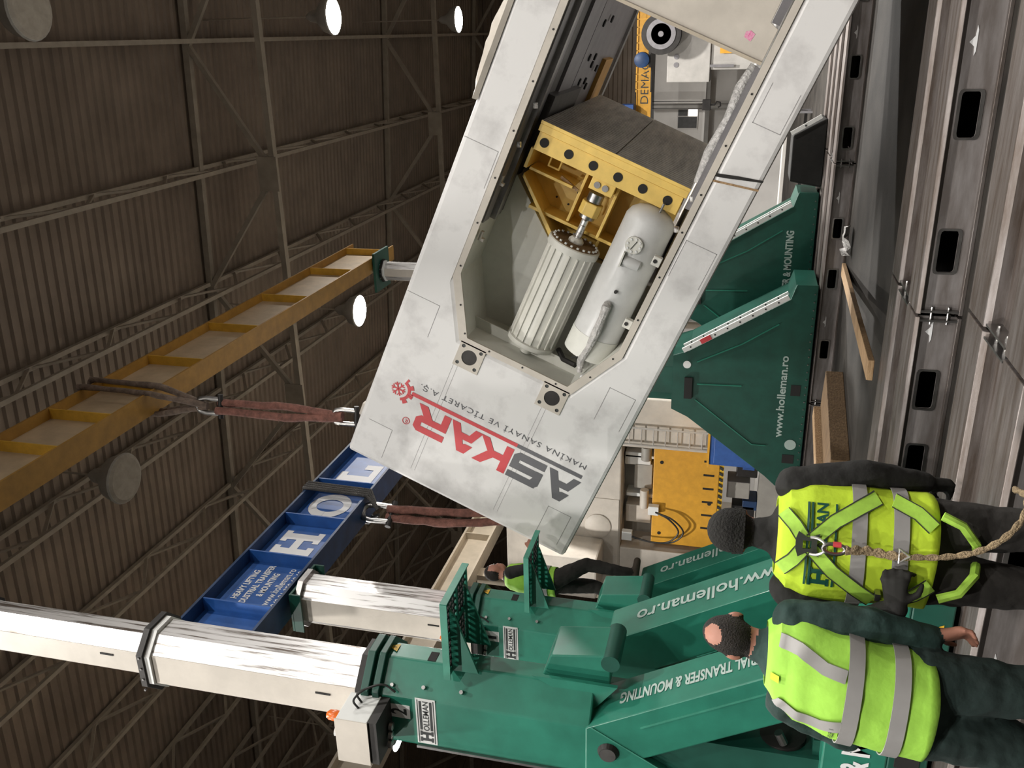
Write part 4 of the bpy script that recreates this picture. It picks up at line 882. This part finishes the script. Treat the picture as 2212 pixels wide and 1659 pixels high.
lettering('HOLLEMAN', 0, 0, 0, .05, .018, 'ink', lb, .02, fn=lambda u, v: back_pt(TB2, -.155+u, 1.24+v, .018))
b = MB(); b.add([back_pt(TB2, x, z, .0165) for x, z in ((.02, 1.445), (.05, 1.445), (.05, 1.475), (.02, 1.475))], [(0, 1, 2, 3)]); b.build('collar_tag', 'vest', v2)

# ---- rigger standing up on the second tower
p3 = thing('person', 'rigger in black with a lime vest standing on the frame of tower one', 'person', (-5.66, 8.24, 2.50), (0, 0, -.75))
TB3 = [(.90, 0, .0, .19, .15), (1.10, 0, .0, .185, .145), (1.30, 0, .0, .205, .15), (1.42, 0, .0, .19, .13), (1.47, 0, 0, .13, .10), (1.50, 0, 0, .075, .075)]
sg = [((.09, 0, .92), .105, (.15, .20, .58), .078, T_), ((.15, .20, .58), .075, (.16, .16, .10), .055, T_), ((.16, .14, .05), .045, (.17, .30, .04), .04, 'boot'),
      ((-.09, 0, .92), .105, (-.11, .03, .50), .078, T_), ((-.11, .03, .50), .075, (-.10, -.08, .11), .055, T_), ((-.10, -.09, .05), .045, (-.12, .07, .04), .04, 'boot'), ((0, 0, .95), .13, (0, 0, 1.02), .13, T_)]
for s in (-1, 1): sg += [((s*.19, 0, 1.40), .07, (s*.24, .08, 1.15), .056, J), ((s*.24, .08, 1.15), .054, (s*.16, .28, 1.22), .042, J)]; hand(sg, (s*.155, .29, 1.225), (-s*.2, 1, .15), (0, .1, 1), (-s, 0, 0), 'skin', .7)
sg += [((0, 0, 1.45), .058, (0, .02, 1.56), .055, 'skin'), ((0, .105, 1.555), .034, (0, .09, 1.53), .032, 'skin'), ((0, .115, 1.615), .012, (0, .13, 1.60), .014, 'skin')]
el = [((0, .02, 1.635), (.077, .097, .108), None, 'skin')]+[((s*.08, .015, 1.62), (.013, .022, .032), None, 'skin') for s in (-1, 1)]
body_mesh('body', p3, sg, [([(a, b, c, d-.012, e-.012) for a, b, c, d, e in TB3], J)], el, ['jacket', 'trouser', 'skin', 'boot', 'hair'], .011, lambda c, m_: 'hair' if m_ == 'skin' and c.z > 1.56 and (c.z > 1.69 or c.y < .02) else m_)
for s in (-1, 1):
    b = MB(); ellipsoid(b, (s*.032, .108, 1.64), (.012, .008, .009)); b.build('eye', 'label', p3, True)
v3 = vest_part(p3, TB3, 'vest2', .905, 1.465); vest_band(v3, TB3, 1.12, 1.17); vest_band(v3, TB3, .98, 1.03)

# ================================================================== TIMBER AND SCRAPS ON THE FLOOR
t = thing('timber_block', 'thick brown timber block lying before the far dark track', 'timber', (-5.75, 13.1, 0), (0, 0, -.32))
MB().box(-.30, .42, -1.0, 1.0, 0, .26).build('beam', 'woodd', t, bevel=.01); MB().box(-.55, -.32, -1.1, 1.0, 0, .36).build('pale_plank', 'wood', t, bevel=.008)
t = thing('wooden_plank', 'long pale plank leaning between the two tracks beneath the press', 'plank', (-3.72, 15.2, .03))
m_ = MB(); m_.bar((0, 0, 0), (.62, -6.55, .37), .20, .06); o = m_.build('board', 'wood', t, bevel=.006)
t = thing('film_scrap', 'scrap of crumpled clear film at the end of the long plank', 'scrap', (-3.35, 14.6, 0))
m_ = MB(); vs = [(i*.07+random.uniform(-.03, .03), j*.07+random.uniform(-.03, .03), .02+random.uniform(0, .16)) for i in range(7) for j in range(5)]
m_.add(vs, [(i*5+j, i*5+j+1, (i+1)*5+j+1, (i+1)*5+j) for i in range(6) for j in range(4)]); m_.build('film', 'plastic', t)

# ================================================================== BACKGROUND: second press at the left
t = thing('background_press', 'cream press with an amber ram standing behind the towers', 'press', (-11.0, 20.0, 0))
MB().box(-2.8, 2.75, 0, 3.0, 4.18, 7.2).build('crown', 'cream', t, bevel=.04)
MB().box(-2.8, -1.42, 0, 3.0, 0, 4.18).build('column', 'cream', t, bevel=.03); MB().box(1.45, 2.75, 0, 3.0, 0, 4.18).build('column', 'cream', t, bevel=.03)
MB().box(-1.42, 1.45, .9, 3.0, 3.3, 4.18).build('recess_back', 'bgrey', t); MB().box(-1.42, 1.45, .3, 3.0, 0, .85).build('bed', 'bgrey', t)
MB().box(-2.35, -1.2, -1.1, 0, 4.6, 6.3).build('drive_housing', 'cream', t, bevel=.05)
MB().lathe([(0, .34), (.05, .34), (.08, .28), (.10, .10)], (-.85, 0, 4.75), (0, -1, 0), 28).build('bearing_cover', 'cream', t, True)
MB().box(-2.1, -.05, -.02, 0, 4.22, 5.2).build('cover_sheet', 'cream', t)
rm = MB().box(-1.25, 1.42, .12, 1.6, 1.80, 3.40).build('ram', 'crane', t, bevel=.02)
for k in range(6): MB().box(1.15-k*.37, 1.20-k*.37, .112, .122, 1.92, 2.18).build('slot', 'black', rm)
for x, z in ((1.2, 2.02), (.02, 2.0), (-.95, 3.2), (1.05, 3.2)): MB().cyl((x, .11, z), (x, .121, z), .045, 14).build('bore', 'black', rm)
for k in range(17): MB().prism([(-1.2+k*.155, 1.72), (-1.13+k*.155, 1.72), (-1.09+k*.155, 1.80), (-1.16+k*.155, 1.80)], .10, .13, 'y').build('hazard_stripe', 'ink', rm)
MB().box(-1.25, 1.42, .13, .2, 1.70, 1.80).build('hazard_strip', 'warn', rm)
for x, w, z0, z1, mt in ((-.9, .5, 3.45, 4.1, 'cream'), (.1, .7, 3.45, 3.9, 'bgrey'), (.75, .35, 3.5, 4.15, 'label'), (-.15, .1, 3.4, 4.1, 'label'), (.95, .08, 3.42, 4.15, 'label')): MB().box(x, x+w, .45, .9, z0, z1).build('mechanism_plate', mt, t, bevel=.02)
MB().cyl((-.35, .3, 3.62), (.15, .3, 3.62), .11, 16).build('hydraulic_cylinder', 'cream', t, True); MB().cyl((1.0, .3, 3.6), (1.35, .3, 3.6), .13, 16).build('hydraulic_cylinder', 'bgrey', t, True)
for x, z in ((-1.05, 4.0), (-.25, 3.35)): MB().box(x-.12, x+.12, -.05, .12, z-.13, z+.13).build('junction_box', 'label', t, bevel=.01)
for k in range(2): MB().tube(spline([(-1.05, -.02, 3.95-.06*k), (-1.12, -.08, 3.4), (-1.05, -.12, 2.85+.1*k), (-.72, -.14, 2.58+.12*k), (-.40, -.12, 2.85+.1*k), (-.27, -.05, 3.3)]), .022, 8).build('hydraulic_hose', 'hose', t, True)
for x, w, z0, z1, mt in ((-.6, .5, .9, 1.45, 'dark'), (.1, .45, 1.05, 1.6, 'bgrey'), (.7, .5, .9, 1.4, 'dark'), (-.2, .25, .85, 1.2, 'dblue'), (1.0, .3, 1.3, 1.65, 'bgrey')): MB().box(x, x+w, .4, 1.0, z0, z1).build('die_block', mt, t, bevel=.02)
MB().box(1.0, 1.25, .2, .35, .98, 1.26).build('blue_cover', 'bluebox', t, bevel=.01)
ld = thing('wall_ladder', 'thin steel ladder fixed to the cream press column', 'ladder', (-9.2, 19.9, 2.1))
for x in (-.22, .22): MB().cyl((x, 0, 0), (x, 0, 2.3), .025, 8).build('rail', 'fgrey', ld, True)
for k in range(8): MB().cyl((-.22, 0, .15+k*.29), (.22, 0, .15+k*.29), .016, 8).build('rung', 'fgrey', ld, True)
t = thing('blue_cabinet', 'deep blue cabinet half hidden behind the far tower base', 'cabinet', (-8.9, 19.0, 0))
MB().box(-.45, .55, 0, .6, .05, 2.05).build('body', 'bluebox', t, bevel=.02); MB().box(-.4, .5, -.02, 0, .15, 1.95).build('door', 'bluebox', t, bevel=.01); MB().box(-.5, .6, -.03, .63, 2.05, 2.10).build('lid', 'crane', t)
t = thing('electrical_cabinet', 'grey and white cabinet seen through the legs of the nearest tower', 'cabinet', (-9.6, 9.6, 0))
MB().box(-1.3, .9, 0, 1.0, .1, 2.15).build('body', 'fgrey', t, bevel=.02); MB().box(-1.3, .9, -.03, 0, 2.15, 3.1).build('upper_panel', 'label', t, bevel=.01)
for x in (-.55, .2): MB().box(x, x+.02, -.02, 0, .15, 2.1).build('door_gap', 'dark', t)
MB().bar((.5, -.04, 1.3), (-.4, -.04, 2.1), .02, .02).build('cable', 'dark', t)

# ================================================================== BACKGROUND: seen through the press opening
t = thing('bridge_crane', 'amber bridge crane beam with dark letters far behind the press', 'crane', (-2.0, 40, 0))
g = MB().box(-9, 8, 0, .8, 5.78, 6.38).build('girder', 'crane', t); MB().box(-9, 8, -.06, .9, 5.74, 5.78).build('girder_flange', 'dark', t); MB().box(-9, 8, -.06, .9, 6.38, 6.41).build('girder_flange', 'crane', t)
lettering('DEMAG 2', (-.92, 0, 5.90), (1, 0, 0), (0, 0, 1), 2.1, .34, 'ink', g, 0)
for x in [-.3+.3*k for k in range(12)]: MB().box(x, x+.03, -.9, -.87, 5.75, 6.35).build('handrail_post', 'crane', t)
MB().box(-.4, 3.4, -.9, -.87, 6.3, 6.35).build('handrail', 'crane', t); MB().box(-.4, 3.4, -.9, 0, 5.70, 5.74).build('walkway', 'dark', t)
t = thing('cable_reel', 'big dark cable reel on the crane walkway seen through the press', 'reel', (-.15, 37.2, 5.15))
MB().lathe([(0, .75), (.06, .75), (.07, .66), (.35, .60), (.40, .75), (.46, .75)], (0, 0, 0), (0, -1, 0), 36).build('drum', 'dark', t, True)
for r in (.55, .38, .22): MB().lathe([(0, r), (.03, r), (.03, r-.06)], (0, -.46, 0), (0, -1, 0), 36).build('ring', 'rail', t, True)
MB().lathe([(0, .12), (.10, .10)], (0, -.46, 0), (0, -1, 0), 20).build('hub', 'rail', t, True)
MB().box(-.1, .1, -.1, .36, -.55, -.25).build('bracket', 'dark', t)
t = thing('crane_motor', 'round dark motor beside the crane lettering', 'motor', (-1.12, 38.9, 6.05))
MB().lathe([(0, .30), (.5, .30), (.55, .2)], (0, 0, 0), (0, -1, 0), 24).build('housing', 'dblue', t, True); MB().box(-.3, .6, -.3, .6, -.35, -.29).build('mount', 'dark', t)
t = thing('grey_machine', 'pale grey machine cabinet under the cable reel', 'machine', (-.4, 37.55, 0))
MB().box(-1.55, 2.5, 0, 1.5, 3.3, 4.95).build('upper_body', 'fgrey', t, bevel=.03); MB().box(-1.1, 2.3, .1, 1.4, 0, 3.3).build('lower_body', 'fgrey', t, bevel=.03)
for x in (-.9, -.6): MB().cyl((x, -.02, 4.6), (x, 0, 4.6), .10, 14).build('dial', 'rail', t)
MB().box(-.5, .9, -.03, 0, 2.5, 2.95).build('amber_panel', 'crane', t); MB().box(-1.0, -.9, -.05, 0, 2.4, 3.3).build('pipe_run', 'rail', t)
t = thing('window_1', 'x', 'window', (-3.95, 45.96, 0)); del t['label'], t['category']; t['kind'] = 'structure'
MB().box(-.6, .55, -.02, 0, 4.1, 5.1).build('frame', 'wallw', t); 
MB().box(-.55, -.02, -.04, -.02, 4.15, 5.05).build('pane', 'glass', t); MB().box(.02, .5, -.04, -.02, 4.6, 5.05).build('pane', 'glass', t); MB().box(.02, .5, -.04, -.02, 4.15, 4.55).build('pane', 'window', t)
t = thing('white_column', 'pale pipe column on the far white wall', 'column', (-3.45, 45.4, 0)); MB().box(-4, 1.5, -.1, .1, 3.55, 3.75).build('wall_duct', 'fgrey', t); MB().cyl((0, 0, 0), (0, 0, 6.4), .14, 14).build('pipe', 'fgrey', t, True)
t = thing('crane_hook', 'small crane hook block hanging on ropes before the white wall', 'hook', (-3.0, 40.3, 3.3))
for x in (-.14, 0, .14): MB().cyl((x, 0, .3), (x, 0, 2.44), .012, 6).build('rope', 'dark', t)
MB().box(-.22, .22, -.08, .08, 0, .35).build('block', 'dark', t, bevel=.02); MB().tube([(0, 0, 0), (0, 0, -.15), (.12, 0, -.24), (.10, 0, -.38), (-.05, 0, -.40), (-.1, 0, -.3)], .035, 8).build('hook', 'dark', t, True)
t = thing('blue_crate', 'small blue hoist case beside the crane girder end', 'case', (-3.3, 39.5, 6.42)); MB().box(-.5, .4, -.3, .3, 0, .55).build('body', 'bluebox', t, bevel=.03); MB().box(-.5, .4, -.33, -.3, .4, .45).build('rim', 'dblue', t)
# low things behind the far track
t = thing('covered_base', 'black covered skid with a white bolted strip on the far track', 'skid', (-2.05, 17.35, .345))
MB().prism([(-.70, 0), (.52, 0), (.46, .12), (.22, .56), (-.6, .56)], 0, .9, 'y').build('cover', 'jacket', t, bevel=.03)
q = MB(); q.bar((.26, -.03, .60), (.56, -.03, .10), .04, .07); q = q.build('bolted_strip', 'label', t); MB().cyl((.40, -.06, .36), (.40, -.04, .36), .018, 8).build('bolt_hole', 'ink', q)
t = thing('barrier', 'red and white barrier trestle on the far floor', 'barrier', (-6.2, 30, 0), (0, 0, .2))
for s_ in (-1, 1):
    for k in range(7): MB().bar((s_*(.9-.07*k), 0, .17*k), (s_*(.9-.07*(k+1)), 0, .17*(k+1)), .06, .06).build('pole_segment', 'red' if k % 2 else 'letw', t)
MB().bar((-.45, 0, 1.1), (.45, 0, 1.1), .05, .05).build('cross_bar', 'letw', t)
t = thing('steel_bench', 'long grey steel bench on the far floor behind the black skid', 'bench', (-4.0, 27, 0))
MB().box(-1.6, 1.9, 0, .8, .62, .72).build('top', 'fgrey', t, bevel=.01)
for x in (-1.5, 1.75):
    for y in (.05, .7): MB().box(x, x+.06, y, y+.06, 0, .62).build('leg', 'rail', t)
MB().box(-1.5, 1.8, .3, .36, .12, .2).build('stretcher', 'dark', t)
t = thing('green_pallet_machine', 'small green machine on the far floor under the press', 'machine', (-7.4, 31, 0))
MB().box(-.8, .8, 0, 1, 0, .9).build('body', 'dgreen', t, bevel=.03); MB().box(-.5, .4, .1, .9, .9, 1.5).build('head', 'green', t, bevel=.03); MB().box(-.7, -.2, -.02, 0, .3, .7).build('panel', 'letg', t)
